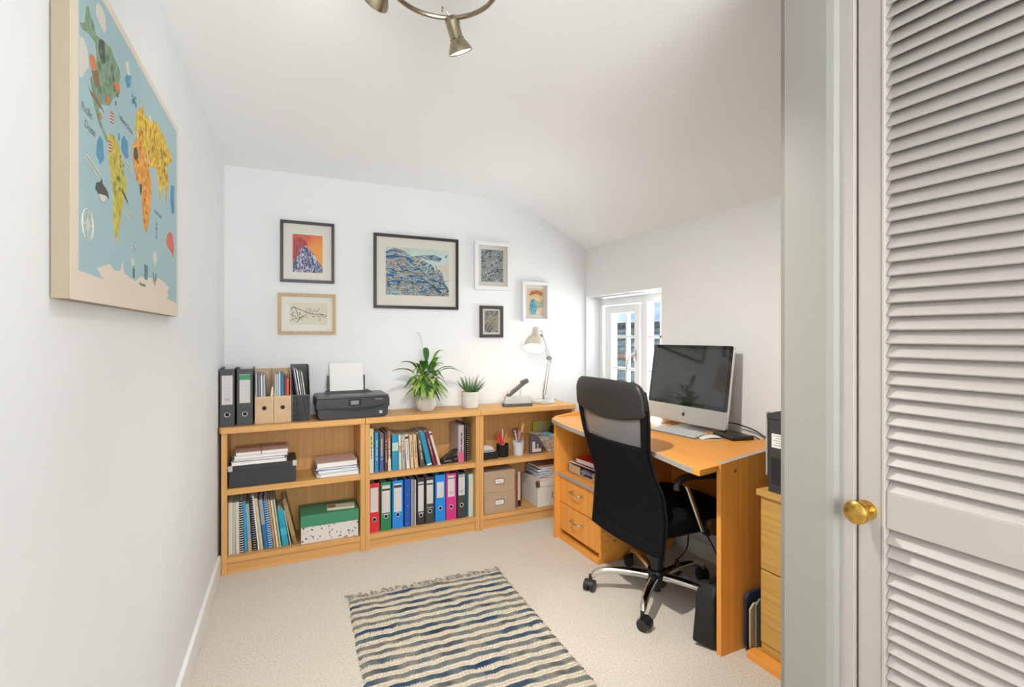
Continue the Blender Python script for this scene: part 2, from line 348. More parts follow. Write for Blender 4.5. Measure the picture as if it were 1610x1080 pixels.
def book(x, y, z, w, h, lean, cov, label, d=.19, kind='book', stripe=None, coil=None, cat='book', group=None, pg=None, soft=False, title=True):
    """spine faces the room (-Y); lean is the sideways shift of the top"""
    a = math.asin(max(-.9, min(.9, lean / h)))
    t = thing(kind, label, cat, (x, y, z + (w * math.sin(a) if a > 0 else 0)), (0, a, 0), group)
    if a < 0: t.location.z = z; 
    if coil:
        build('cover', MB().box((0, .006, 0), (.0015, d, h)).box((w - .0015, .006, 0), (w, d, h)), cov, t)
        build('pages', MB().box((.0016, .008, .002), (w - .0016, d - .002, h - .003)), pg or white, t)
        m = MB(); n = int(h / .0125)
        for i in range(n): m.torus((w / 2, .008, .008 + i * (h - .016) / (n - 1)), w * .5, .0022, 'z', 12, 5)
        build('spiral_binding', m, coil, t, smooth=True)
        build('spine_backing', MB().box((.001, .004, .001), (w - .001, .0075, h - .001)), cov, t)
        return t
    b = .0015 if w < .02 else .0025
    if w < .009:
        build('cover', MB().box((0, 0, 0), (w, d, h)), cov, t, bevel=.0006); return t
    sp = [(0, .004), (w * .12, .001), (w * .5, 0), (w * .88, .001), (w, .004), (w, d), (w - b, d), (w - b, .006), (b, .006), (b, d), (0, d)]
    build('cover', MB().prism(sp, 0, h), cov, t, bevel=.0004)
    build('pages', MB().box((b, .006, .003), (w - b, d - .004, h - .003)), pg or pages, t)
    if title or stripe:
        m = MB(); mm = [mat('gilt_title', (.75, .70, .55), .5), ink]
        if stripe:
            for (z0, z1, sm) in stripe:
                if sm not in mm: mm.append(sm)
                m.mat(mm.index(sm)).box((w * .04, -.0005, h * z0), (w * .96, .0035, h * z1))
        if title:
            r = random.Random(int(x * 9999) + int(h * 999)); m.mat(title - 1 if title is not True else 0); zz = h * r.uniform(.22, .34)
            while zz < h * .8:
                q = r.uniform(.006, .022); m.box((w * .42, -.0009, zz), (w * .60, -.0001, zz + q)); zz += q + r.choice((.003, .003, .01))
        build('spine_title', m, mm, t)
    return t
RED = colour('file_red', (.62, .02, .035)); GRN = colour('file_green', (.015, .20, .07)); BLU = colour('file_blue', (.008, .23, .68)); DBL = colour('binder_dark_blue', (.01, .08, .40))
PNK = colour('file_pink', (.60, .03, .23)); MARB = mat('file_marbled_black', (.045, .044, .042), .5, var=((300, 300, 300), .45)); BLK2 = colour('file_black', (.025, .024, .022))
green_head = mat('label_green', (.04, .28, .12), .6); teal_head = mat('label_teal', (.04, .20, .24), .6); navy_head = mat('label_navy', (.03, .05, .14), .6)
# on top of the left bookcase
leverfile(-.262, 3.03, .77, .070, .302, MARB, 'dark marbled lever arch file on the bookcase top, first from the left wall', (.05, .115, .268), .062, dark=True)
leverfile(-.183, 3.03, .77, .076, .300, MARB, 'dark lever arch file with a green-headed spine label on the bookcase top', (.05, .12, .272), .062, header=(.028, .002, green_head))
# in the middle bookcase
BI = [(.4995, .062, .288, RED, 'red lever arch file on the bottom shelf of the middle bookcase', (.044, .118, .262), .075, None),
      (.567, .063, .287, GRN, 'dark green lever arch file between the red file and a bright blue file', (.046, .095, .268), .083, (.012, .02, ink)),
      (.636, .066, .288, BLU, 'bright blue lever arch file with a black-headed label beside the green file', (.046, .10, .270), .083, (.016, .009, ink))]
for x, w, h, c, l, lab, rz, hd_ in BI: leverfile(x, 3.035, .088, w, h, c, l, lab, rz, mat('ring_white', (.7, .7, .7), .3, .6), hd_, dark=False, footer=.006 if c is GRN else None)
t = thing('ring_binder', 'slim dark blue ring binder on the bottom shelf next to the bright blue file', 'ring binder', (.709, 3.035, .088))
build('cover', MB().box((0, 0, 0), (.038, .003, .288)).box((0, 0, 0), (.0025, .25, .288)).box((.0355, 0, 0), (.038, .25, .288)), DBL, t, bevel=.001)
build('paper_block', MB().box((.006, .03, .006), (.033, .24, .27)), pages, t)
for z in (.02, .125, .195): build('rivet', MB().ball((.021, -.0005, z), (.003, .0012, .003), 8), steel, t)
for i, (c, w) in enumerate((((.42, .42, .43), .009), ((.25, .25, .27), .008), ((.5, .5, .52), .01))):
    book(.7515 + i * .0105, 3.04, .088, w, .282 - i * .003, 0, colour('grey_folder_%d' % i, c), 'slim grey plastic document folder, %s of three before the black files' % ('leftmost', 'middle', 'rightmost')[i], d=.22, kind='document_folder', cat='folder', group='grey folders in the middle bookcase', title=False)
leverfile(.787, 3.035, .088, .047, .288, BLK2, 'narrow black lever arch file with a long label beside the grey folders', (.034, .07, .262), .062 - .004, mat('ring_white', (.7, .7, .7)), (.008, .012, ink), footer=.008)
leverfile(.839, 3.035, .088, .056, .286, MARB, 'dark file with a teal-footed label, left of the second bright blue file', (.040, .095, .266), .075, mat('ring_white', (.7, .7, .7)), (.01, .018, ink), footer=.022)
leverfile(.901, 3.035, .088, .066, .292, BLU, 'bright blue lever arch file with a short blank label left of the pink file', (.044, .148, .246), .083, mat('ring_white', (.7, .7, .7)))
leverfile(.971, 3.035, .088, .068, .291, PNK, 'bright pink lever arch file', (.044, .145, .278), .083, mat('ring_white', (.7, .7, .7)), dark=True, header=(.006, .014, ink))
leverfile(1.046, 3.035, .088, .056, .288, MARB, 'dark marbled lever arch file right of the pink one', (.042, .145, .276), .083, mat('ring_white', (.7, .7, .7)), dark=True, header=(.012, .004, greyink))
book(1.106, 3.04, .088, .014, .272, 0, colour('teal_dark', (.01, .09, .13)), 'dark teal folder squeezed beside the last dark file', kind='document_folder', cat='folder', title=False)
book(1.1225, 3.035, .088, .032, .270, 0, colour('pale_mint', (.50, .58, .48)), 'pale mint box folder at the right end of the file row', kind='box_folder', cat='folder', title=False, stripe=[(.3, .8, colour('buff', (.6, .55, .38)))])
# ------------------------------------------------------------------ books on the middle bookcase's upper shelf
cC = lambda n, r, g, b: colour('cover_' + n, (r, g, b), .45)
U2 = [(.5005, .028, .262, -.001, cC('white', .66, .64, .55), 'thick white paperback with yellow top against the left side', [(.55, 1, cC('lime', .55, .55, .2))], 2),
 (.534, .023, .236, 0, cC('azure', .02, .24, .50), 'azure blue book second from the left on the book shelf', None, 1),
 (.562, .026, .229, 0, cC('indigo', .07, .09, .26), 'indigo and brown book beside the azure one', [(.55, .98, cC('brown', .13, .08, .07))], 1),
 (.593, .015, .230, 0, cC('darkbrown', .09, .055, .06), 'thin dark brown book left of the rust one', None, 1),
 (.611, .020, .238, -.003, cC('rust', .34, .13, .07), 'rust brown book with pale foot', [(0, .3, cC('bone', .6, .53, .43))], 1),
 (.637, .038, .213, -.002, cC('teal', .01, .26, .42), 'wide teal book with a pale mint band', [(.55, .78, cC('mint', .42, .6, .5))], False),
 (.678, .016, .211, -.004, cC('linen', .62, .60, .54), 'off-white book just right of the wide teal book', [(.5, .7, cC('linen2', .45, .3, .25))], False),
 (.697, .019, .209, -.005, cC('stone', .42, .39, .35), 'stone grey paperback among the pale books', [(.55, .95, cC('sand', .55, .43, .33))], 2),
 (.7235, .022, .208, -.012, cC('ivory', .66, .66, .60), 'ivory book with black dots on its head', [(.88, .95, ink)], 2),
 (.750, .020, .205, -.012, cC('peach', .66, .45, .26), 'peach paperback, left of a matching pair', None, 2),
 (.7735, .023, .206, -.013, cC('apricot', .62, .42, .24), 'apricot paperback, right of a matching pair', None, 2),
 (.811, .026, .210, -.027, cC('mottled', .10, .07, .05), 'dark mottled book leaning left', None, 1),
 (.853, .031, .220, -.050, cC('turq', .01, .24, .36), 'turquoise hardback leaning left', [(.03, .07, white)], False),
 (.893, .018, .222, -.056, cC('maroon', .22, .02, .05), 'maroon book leaning against the turquoise one', None, 1),
 (.923, .016, .222, -.062, cC('pinkwhite', .68, .55, .48), 'pale pink book at the end of the leaning row', [(.9, .95, ink)], False)]
for x, w, h, ln, c, l, st, ti in U2: book(x, 3.04, .4375, w, h, ln, c, l, stripe=st, title=ti, d=.17)
book(1.062, 3.06, .4375, .038, .236, -.0, colour('lilac_cover', (.46, .38, .38)), 'thick lilac-grey book with a pink foot right of the desk stapler', stripe=[(0, .28, colour('pink_foot', (.66, .12, .25)))], title=2, d=.17)
book(1.104, 3.06, .4375, .010, .240, 0, cC('char', .04, .04, .04), 'thin black book at the right end of the book shelf', title=False, d=.19)
book(1.117, 3.055, .4375, .018, .232, 0, blackm, 'black spiral notebook against the right side of the book shelf', coil=steel, d=.19, kind='spiral_notebook', cat='notebook')
# ------------------------------------------------------------------ books in the left bookcase's lower bay
Z0 = .0885
U1 = [(-.224, .022, .276, 0, cC('offwhite', .63, .60, .52), 'thick off-white folder against the left side of the bottom bay', None, None),
 (-.201, .010, .272, -.001, cC('chalk', .58, .55, .48), 'thin chalky folder, second in the bottom bay', None, None),
 (-.189, .018, .275, -.003, cC('pale', .62, .59, .52), 'pale folder left of the black and white spiral book', None, None),
 (-.168, .018, .276, -.006, blackm, 'upright spiral notebook with white coil and black cover', None, white),
 (-.147, .015, .272, -.010, cC('sky', .02, .30, .52), 'sky blue softback beside the upright spiral notebook', None, None),
 (-.130, .018, .257, -.014, cC('greyblue', .25, .36, .42), 'grey-blue softback with orange foot', [(0, .25, cC('ochre', .5, .3, .12))], None),
 (-.108, .021, .288, -.018, blackm, 'black spiral sketchbook with a grey coil', None, steel),
 (-.082, .008, .300, -.030, cC('snow', .75, .74, .70), 'thin white folder, tallest in the bottom bay', None, None),
 (-.072, .016, .283, -.030, cC('manila', .58, .48, .30), 'manila coloured folder behind the tallest white one', None, None),
 (-.052, .020, .272, -.029, cC('royal', .02, .15, .38), 'royal blue book with a grey upper half', [(.5, 1, cC('slategrey', .28, .32, .38))], None),
 (-.030, .021, .265, -.027, cC('deepblue', .01, .12, .32), 'leaning spiral notebook with pale coil and blue cover', None, mat('pale_blue_coil', (.5, .72, .8), .4)),
 (-.006, .011, .262, -.030, cC('terra', .52, .27, .14), 'thin terracotta folder right of the blue spiral notebook', None, None),
 (.008, .012, .262, -.032, cC('butter', .68, .60, .33), 'thin butter yellow booklet', None, None),
 (.0225, .010, .266, -.033, cC('sage', .40, .45, .38), 'thin sage green booklet left of the turquoise book', None, None),
 (.038, .032, .203, -.028, cC('turq2', .01, .32, .45), 'short fat turquoise book', [(.3, .5, cC('turq3', .03, .42, .55))], None),
 (.076, .006, .196, -.033, cC('ash', .45, .42, .38), 'very thin ash grey booklet leaning steeply', None, None),
 (.092, .022, .250, -.055, cC('bronze', .25, .16, .06), 'bronze brown picture book leaning the most', [(.2, .9, cC('bronze2', .34, .24, .10))], None)]
for x, w, h, ln, c, l, st, co in U1: book(x, 3.045, Z0, w, h, ln, c, l, stripe=st, title=False, coil=co, d=.20, kind='spiral_notebook' if co else 'book', cat='notebook' if co else 'book')
# ------------------------------------------------------------------ boxes
def lidbox(name, x0, x1, y0, y1, z0, z1, zl, body, lid, label, corner=None, holder=None, rot=0, over=.003):
    t = thing(name, label, 'storage box', (x0, y0, z0), (0, 0, rot)); w, d, h, l = x1 - x0, y1 - y0, z1 - z0, zl - z0
    build('body', MB().box((over, over, 0), (w - over, d - over, h - .004)), body, t, bevel=.0015)
    build('lid', MB().box((0, 0, l), (w, d, h)), lid, t, bevel=.002)
    if corner:
        for a in (0, 1):
            m = MB(); xx = a * w; s = 1 if a == 0 else -1
            m.box((min(xx - .001 * s, xx + .02 * s), -.0012, l), (max(xx - .001 * s, xx + .02 * s), .0, h + .001)).box((min(xx - .0012 * s, xx), -.001, l), (max(xx - .0012 * s, xx), .02, h + .001)).box((min(xx, xx + .018 * s), 0, h), (max(xx, xx + .018 * s), .018, h + .0012))
            build('metal_corner', m, steel, t)
    if holder:
        hx, hz = holder; m = MB()
        m.box((hx - .036, -.001, hz - .021), (hx + .036, .004, hz + .021)); build('label_frame', m, steel, t, bevel=.002)
        m = MB().box((hx - .028, -.0018, hz - .013), (hx + .028, -.001, hz + .013)); m.mat(1)
        for q in range(6): m.box((hx - .018 + q * .006, -.0022, hz - .003), (hx - .014 + q * .006, -.0018, hz + .004))
        build('label_card', m, [white, greyink], t)
    return t
blackbox = mat('black_board', (.030, .030, .032), .6)
lidbox('storage_box', -.222, .108, 3.02, 3.235, .446, .560, .533, blackbox, blackbox, 'black storage box with metal corners on the upper shelf of the left bookcase', corner=True)
build_line = MB().box((0, 0, 0), (.1, .1, .1))
terrazzo = bpy.data.materials.new('terrazzo_print'); terrazzo.use_nodes = True
def _terr():
    n = terrazzo.node_tree; N, L = n.nodes, n.links; b = N['Principled BSDF']; b.inputs['Roughness'].default_value = .6
    c = N.new('ShaderNodeTexCoord').outputs['Object']
    vo = N.new('ShaderNodeTexVoronoi'); vo.inputs['Scale'].default_value = 62; L.new(c, vo.inputs['Vector'])
    no = noise(N, L, c, 60, 2)
    sep = N.new('ShaderNodeSeparateColor'); L.new(vo.outputs['Color'], sep.inputs[0])
    c1 = ramp(N, L, sep.outputs[0], [(0, (.18, .10, .08)), (.35, (.38, .22, .16)), (.6, (.05, .05, .06)), (1, (.3, .3, .3))], True)
    ad = N.new('ShaderNodeMath'); ad.operation = 'MULTIPLY_ADD'; ad.inputs[1].default_value = .5; L.new(no.outputs['Fac'], ad.inputs[0]); L.new(vo.outputs['Distance'], ad.inputs[2])
    lt = N.new('ShaderNodeMath'); lt.operation = 'LESS_THAN'; lt.inputs[1].default_value = .52; L.new(ad.outputs[0], lt.inputs[0])
    l2 = N.new('ShaderNodeMath'); l2.operation = 'LESS_THAN'; l2.inputs[1].default_value = .6; L.new(sep.outputs[1], l2.inputs[0])
    mu = N.new('ShaderNodeMath'); mu.operation = 'MULTIPLY'; L.new(lt.outputs[0], mu.inputs[0]); L.new(l2.outputs[0], mu.inputs[1])
    mi = N.new('ShaderNodeMix'); mi.data_type = 'RGBA'; mi.inputs[6].default_value = (.66, .62, .58, 1); L.new(mu.outputs[0], mi.inputs[0]); L.new(c1, mi.inputs[7]); L.new(mi.outputs[2], b.inputs['Base Color'])
_terr()
leop = ramp_mat('animal_print', lambda N, L, c: ramp(N, L, noise(N, L, c, 95, 2, 1.6).outputs['Fac'], [(.40, (.62, .56, .50)), (.47, (.62, .56, .50)), (.50, (.10, .06, .05)), (.56, (.10, .06, .05)), (.60, (.62, .48, .36))]), .6)
greenlid = mat('green_board', (.045, .23, .115), .55)
lidbox('storage_box', .128, .440, 3.02, 3.225, .089, .245, .182, terrazzo, greenlid, 'speckled terrazzo-print box with a green lid on the bottom shelf')
t = thing('postcard_pack', 'small brown and cream pack lying on the green box lid', 'postcard pack', (.27, 3.06, .2455), (0, 0, R(-6)))
build('sleeve', MB().box((0, 0, 0), (.15, .07, .012)), mat('cream_sleeve', (.6, .54, .42), .5), t, bevel=.001)
build('picture', MB().box((.004, .01, .012), (.045, .06, .0126)), mat('brown_photo', (.25, .13, .05), .5, var=((60, 60, 60), .5)), t)
kraftbox = mat('kraft_box', (.43, .31, .20), .7)
lidbox('storage_box', 1.223, 1.445, 3.02, 3.24, .0885, .222, .206, kraftbox, kraftbox, 'lower of two stacked kraft boxes with metal label frames', holder=(.108, .068), over=.001)
lidbox('storage_box', 1.221, 1.442, 3.02, 3.24, .2225, .362, .344, kraftbox, kraftbox, 'upper of two stacked kraft boxes with metal label frames', holder=(.11, .072), over=.001)
whitebox = mat('white_board', (.68, .65, .60), .6)
lidbox('storage_box', 1.60, 1.868, 3.0, 3.25, .0885, .262, .222, whitebox, whitebox, 'white storage box with metal corners under the pile of papers', corner=True, holder=(.15, .07))
for i, (x, w, h, c) in enumerate(((1.450, .010, .262, (.36, .38, .16)), (1.4615, .012, .256, (.30, .20, .08)), (1.475, .008, .228, (.30, .03, .04)), (1.4845, .020, .236, (.60, .50, .42)))):
    book(x, 3.06, Z0, w, h, 0, colour('mag_%d' % i, c), ('olive magazine standing against the kraft boxes', 'brown magazine right of the olive one', 'thin dark red booklet beside the brown magazine', 'pinkish-cream book standing nearest the white box')[i], kind='book' if i == 3 else 'magazine', cat='book' if i == 3 else 'magazine', title=False, stripe=[(.02, .2, blackm)] if i == 3 else None, d=.2)
# ------------------------------------------------------------------ flat piles of papers: each folder is a thing
def folder(x, y, z, w, d, h, rz, cov, label, pgm=None, curl=0, ring=False, group=None, name='document_folder', cat='folder'):
    t = thing(name, label, cat, (x, y, z), (0, 0, R(rz)), group)
    def sheet(z0, z1):
        m = MB(); n = 8
        pts = [(-w / 2 + w * i / n, z1 + curl * math.sin(math.pi * i / n) ** 2 * (.5)) for i in range(n + 1)]; low = [(a, b - (z1 - z0)) for a, b in pts]
        m.prism([(a, b) for a, b in low] + list(reversed(pts)), -d / 2, d / 2, 'y'); return m
    if h > .004:
        e = .0012
        build('cover', sheet(0, e), cov, t); build('cover', sheet(h - e, h), cov, t)
        m = MB(); k = 8
        pts = [(-w / 2 + .004 + (w - .01) * i / k, h - e - .0002 + curl * math.sin(math.pi * i / k) ** 2 * .5) for i in range(k + 1)]; low = [(a, b - (h - 2 * e - .0004)) for a, b in pts]
        m.prism(low + list(reversed(pts)), -d / 2 + .003, d / 2 - .006, 'y'); build('pages', m, pgm or white, t)
    else: build('sheet', sheet(0, h), cov, t)
    if ring: build('finger_ring', MB().torus((-w / 2 + .012, -d / 2 - .001, h / 2), .009, .002, 'y', 16, 6), steel, t, smooth=True)
    return t
pinkp = colour('pink_card', (.60, .40, .34), .7); bluep = colour('blue_card', (.05, .16, .42), .6); lblue = colour('light_blue_card', (.30, .45, .60), .6); dark = colour('dark_card', (.05, .06, .08), .5)
z = .5612
for i, (w, d, h, rz, c, l) in enumerate(((.270, .18, .018, 1, white, 'white document wallet lying directly on the black box lid'), (.255, .175, .014, -1, dark, 'dark document wallet in the pile on the black box'),
      (.262, .18, .016, 2, white, 'white bundle of papers below the pink folder'), (.26, .18, .018, 3, pinkp, 'dusty pink folder tied with a red band on top of the black box pile'))):
    f = folder(-.076 + .004 * i, 3.115, z, w, d, h, rz, c, l); z += h + .0006
build('red_band', MB().box((-.008, -.0915, -.001), (-.004, .0915, h + .001)), colour('red_band', (.5, .03, .03)), f)
z = .4462
for i, (w, d, h, rz, c, l, rg) in enumerate(((.235, .19, .022, 0, white, 'white ring file with a metal ring at the bottom of the right-hand pile', True), (.225, .19, .018, 3, lblue, 'light blue folder in the right-hand pile', False),
      (.230, .19, .012, -2, bluep, 'deep blue folder just under the lilac pad', False), (.225, .19, .028, 2, pinkp, 'thick lilac-pink pad on top of the right-hand pile', False))):
    folder(.327 - .002 * i, 3.12, z, w, d, h, rz, c, l, ring=rg); z += h + .0006
build('label', MB().box((0, 0, 0), (.0, .0, .0)), white) if False else None
z = .263
for i, (w, d, h, rz, c, l) in enumerate(((.25, .20, .014, 8, colour('salmon_card', (.58, .34, .24)), 'salmon folder lying directly on the white box'), (.22, .20, .012, -6, white, 'white papers between the salmon and blue folders'),
      (.225, .20, .014, 4, bluep, 'blue folder in the pile on the white box'), (.23, .2, .012, 0, lblue, 'pale blue folder under the dark one'), (.225, .2, .016, -3, dark, 'dark folder below the topmost pink-grey pad'),
      (.215, .19, .014, 5, pinkp, 'pink-grey pad topmost on the white box'))):
    folder(1.735 + .006 * (i % 2), 3.12, z, w, d, h, rz, c, l); z += h + .0006
# ================================================================== ON TOP OF THE BOOKCASES
ply = mat('plywood_sheet', (.60, .42, .25), .6, var=((8, 8, 60), .08))
def magfile(x, w, label, y=3.05, d=.235, h=.285, fh=.146):
    t = thing('magazine_file', label, 'magazine file', (x, y, .7705)); k = .004
    side = [(0, 0), (d, 0), (d, h), (.115, h), (0, fh)]
    for a in (0, w - k): build('side_panel', MB().prism(side, a, a + k, 'x'), ply, t)
    build('front_panel', MB().box((k, 0, 0), (w - k, k, fh)), ply, t); build('back_panel', MB().box((k, d - k, 0), (w - k, d, h)), ply, t)
    build('base', MB().box((k, k, 0), (w - k, d - k, k)), ply, t)
    build('finger_hole', MB().cyl((w / 2, -.0006, .083), (w / 2, .0002, .083), .0115, n=24), mat('hole_dark', (.02, .015, .01), .8), t)
    return t
magfile(-.098, .091, 'wooden magazine file with grey folders, left of the pair'); magfile(-.005, .087, 'wooden magazine file with blue and red folders, right of the pair')
def sheetfile(x, y, z, w, h, lean, c, label, d=.20, g=None):
    a = math.asin(lean / h); t = build('document_folder', MB().box((0, 0, 0), (w, d, h)).box((w * .2, -.0005, .004), (w * .8, d * .98, h + .002)), [c], None, (x, y, z), (0, a, 0), bevel=.0008)
    return tag(t, label, 'folder', g)
for i, (x, w, h, ln, c, l) in enumerate(((-.0905, .009, .262, -.006, colour('g1', (.40, .42, .47)), 'pale grey folder at the left inside the left wooden magazine file'), (-.078, .010, .262, -.006, colour('g2', (.20, .21, .26)), 'dark slate folder in the left wooden magazine file'),
      (-.0655, .008, .255, -.005, white, 'white folder in the left wooden magazine file'), (-.055, .011, .258, -.004, colour('g3', (.36, .36, .42)), 'lavender grey folder in the left wooden magazine file'))):
    sheetfile(x, 3.056, .775, w, h, ln, c, l)
tag(build('envelope', MB().prism([(0, 0), (.02, 0), (.035, .19), (.028, .195)], 0, .15, 'y'), cream, None, (-.043, 3.06, .775)), 'cream envelope bowed inside the left wooden magazine file', 'envelope')
for i, (x, w, h, ln, c, l) in enumerate(((.0005, .008, .258, -.002, colour('g4', (.44, .42, .40)), 'taupe folder at the left inside the right wooden magazine file'), (.0095, .008, .26, -.002, colour('g5', (.42, .52, .56)), 'pale mint-grey folder in the right wooden magazine file'),
      (.019, .009, .265, -.001, colour('g6', (.50, .58, .66)), 'light blue folder in the right wooden magazine file'), (.029, .016, .262, 0, colour('g7', (.01, .13, .22)), 'petrol blue folder in the right wooden magazine file'),
      (.0465, .008, .245, .001, colour('g8', (.16, .04, .03)), 'dark red folder in the right wooden magazine file'), (.056, .014, .235, .001, colour('g9', (.62, .05, .03)), 'bright red folder in the right wooden magazine file'))):
    sheetfile(x, 3.056, .775, w, h, ln, c, l)
# mesh magazine file
meshm = bpy.data.materials.new('perforated_metal'); meshm.use_nodes = True
def _mesh(m, scale, dens, colr, rough=.4, metal=.3):
    n = m.node_tree; N, L = n.nodes, n.links; b = N['Principled BSDF']; b.inputs['Base Color'].default_value = colr + (1,); b.inputs['Roughness'].default_value = rough; b.inputs['Metallic'].default_value = metal; b.inputs['Specular IOR Level'].default_value = .12
    c = N.new('ShaderNodeTexCoord').outputs['Object']; s = N.new('ShaderNodeSeparateXYZ'); L.new(c, s.inputs[0])
    def wv(a, bq):
        q = N.new('ShaderNodeMath'); q.operation = bq; L.new(a, q.inputs[0]) if not isinstance(a, float) else None; return q
    fs = []
    for ax in dens[1]:
        q = N.new('ShaderNodeMath'); q.operation = 'MULTIPLY'; q.inputs[1].default_value = scale; L.new(s.outputs[ax], q.inputs[0])
        r = N.new('ShaderNodeMath'); r.operation = 'SINE'; L.new(q.outputs[0], r.inputs[0]); fs.append(r.outputs[0])
    mu = N.new('ShaderNodeMath'); mu.operation = 'MAXIMUM'; L.new(fs[0], mu.inputs[0]); L.new(fs[1], mu.inputs[1])
    gt = N.new('ShaderNodeMath'); gt.operation = 'GREATER_THAN'; gt.inputs[1].default_value = dens[0]; L.new(mu.outputs[0], gt.inputs[0]); L.new(gt.outputs[0], b.inputs['Alpha'])
_mesh(meshm, 2400, (.1, (0, 2)), (.05, .05, .055))
t = thing('mesh_magazine_file', 'dark wire-mesh magazine file left of the printer', 'magazine file', (.0865, 3.05, .7705))
w, d, h, fh = .092, .24, .305, .145
meshs = bpy.data.materials.new('perforated_metal_side'); meshs.use_nodes = True; _mesh(meshs, 2400, (.1, (1, 2)), (.05, .05, .055))
build('front_panel', MB().box((0, 0, 0), (w, .0008, fh)), meshm, t); build('back_panel', MB().box((0, d - .0008, 0), (w, d, h)), meshm, t)
for a in (0, w - .0008): build('side_panel', MB().prism([(0, 0), (d, 0), (d, h), (.14, h), (0, fh)], a, a + .0008, 'x'), meshs, t)
wire = mat('grey_wire', (.25, .25, .26), .35, .8)
for a in (0, w): build('rim_wire', MB().tube([(a, 0, 0), (a, 0, fh), (a, .14, h), (a, d, h), (a, d, 0), (a, 0, 0)], .002, 6, True), wire, t, smooth=True)
build('rim_wire', MB().tube([(0, 0, fh), (w, 0, fh)], .0022, 6), wire, t); build('rim_wire', MB().tube([(0, d, h), (w, d, h)], .0022, 6), wire, t)
build('base', MB().box((.001, .001, 0), (w - .001, d - .001, .003)), blackm, t)
for i, (x, h2, ln, c, l) in enumerate(((.125, .285, -.036, colour('m1', (.04, .05, .09)), 'navy sleeve leaning in the mesh magazine file'), (.136, .29, -.042, colour('m2', (.52, .50, .56)), 'lilac white sleeve leaning in the mesh magazine file'),
       (.148, .28, -.040, white, 'white sleeve leaning in the mesh magazine file'), (.158, .275, -.038, colour('m3', (.30, .31, .33)), 'grey sleeve leaning in the mesh magazine file'), (.168, .27, -.036, colour('m4', (.60, .58, .45)), 'ivory sleeve at the right in the mesh magazine file'))):
    sheetfile(x, 3.058, .7745, .006, h2, ln, c, l, d=.21)
# printer
t = thing('printer', 'black inkjet printer with white paper standing in its rear tray', 'printer', (.208, 3.015, .7705))
body = mat('printer_black', (.022, .022, .024), .42); pw = .408
def rr(x0, x1, z0, z1, rb, rt, n=6):
    p = []
    for cx, cz, r, a0 in ((x1 - rb, z0 + rb, rb, -90), (x1 - rt, z1 - rt, rt, 0), (x0 + rt, z1 - rt, rt, 90), (x0 + rb, z0 + rb, rb, 180)):
        for i in range(n + 1): a = R(a0 + 90 * i / n); p.append((cx + r * math.cos(a), cz + r * math.sin(a)))
    return p
build('lower_body', MB().prism(rr(.008, pw - .008, 0, .06, .030, .004), .004, .26, 'y'), body, t, bevel=.003, smooth=True)
build('upper_body', MB().prism(rr(0, pw, .058, .118, .012, .012), 0, .262, 'y'), body, t, bevel=.003, smooth=True)
m = MB(); pts = []
for i in range(17):
    a = i / 16; x = .02 + (pw - .04) * a; pts.append((x, .078 - .034 * math.sin(math.pi * a) ** .6))
for i in range(16, -1, -1):
    a = i / 16; x = .02 + (pw - .04) * a; pts.append((x, .080 - .018 * math.sin(math.pi * a) ** .6))
build('output_slot', m.prism(pts, -.002, .003, 'y'), mat('slot_black', (.004, .004, .004), .25), t)
build('scanner_lid', MB().prism(rr(.004, pw - .004, .118, .130, .003, .006), .006, .25, 'y'), mat('lid_grey', (.06, .062, .066), .35), t, bevel=.002, smooth=True)
build('screen', MB().box((.186, -.0025, .079), (.232, .001, .103)), mat('lcd_grey', (.22, .24, .25), .15), t, bevel=.001)
build('control_bezel', MB().box((.175, -.0014, .073), (.243, .001, .110)), mat('bezel', (.01, .01, .01), .15), t)
build('sticker', MB().box((.348, .002, .020), (.366, .0035, .037)), mat('silver_sticker', (.42, .46, .48), .4), t)
m = MB()
for i in range(12): m.box((.325 + i * .0038, -.001, .104), (.3275 + i * .0038, .0005, .1075))
build('brand_lettering', m, mat('silver_print', (.35, .35, .35), .5), t)
build('power_light', MB().ball((.062, -.0005, .098), (.002, .001, .002), 8), steel, t)
build('paper_support', MB().prism([(.060, .13), (.34, .13), (.318, .142), (.075, .142)], .19, .255, 'y').box((.078, .232, .14), (.090, .238, .232)).box((.290, .232, .14), (.302, .238, .232)), body, t)
tag(build('paper_ream', MB().obox((0, 0, 0), (.196, .005, .20), (R(-7), 0, 0)), white, None, (.398, 3.225, .981)), 'white sheets of paper standing in the back of the printer', 'paper')
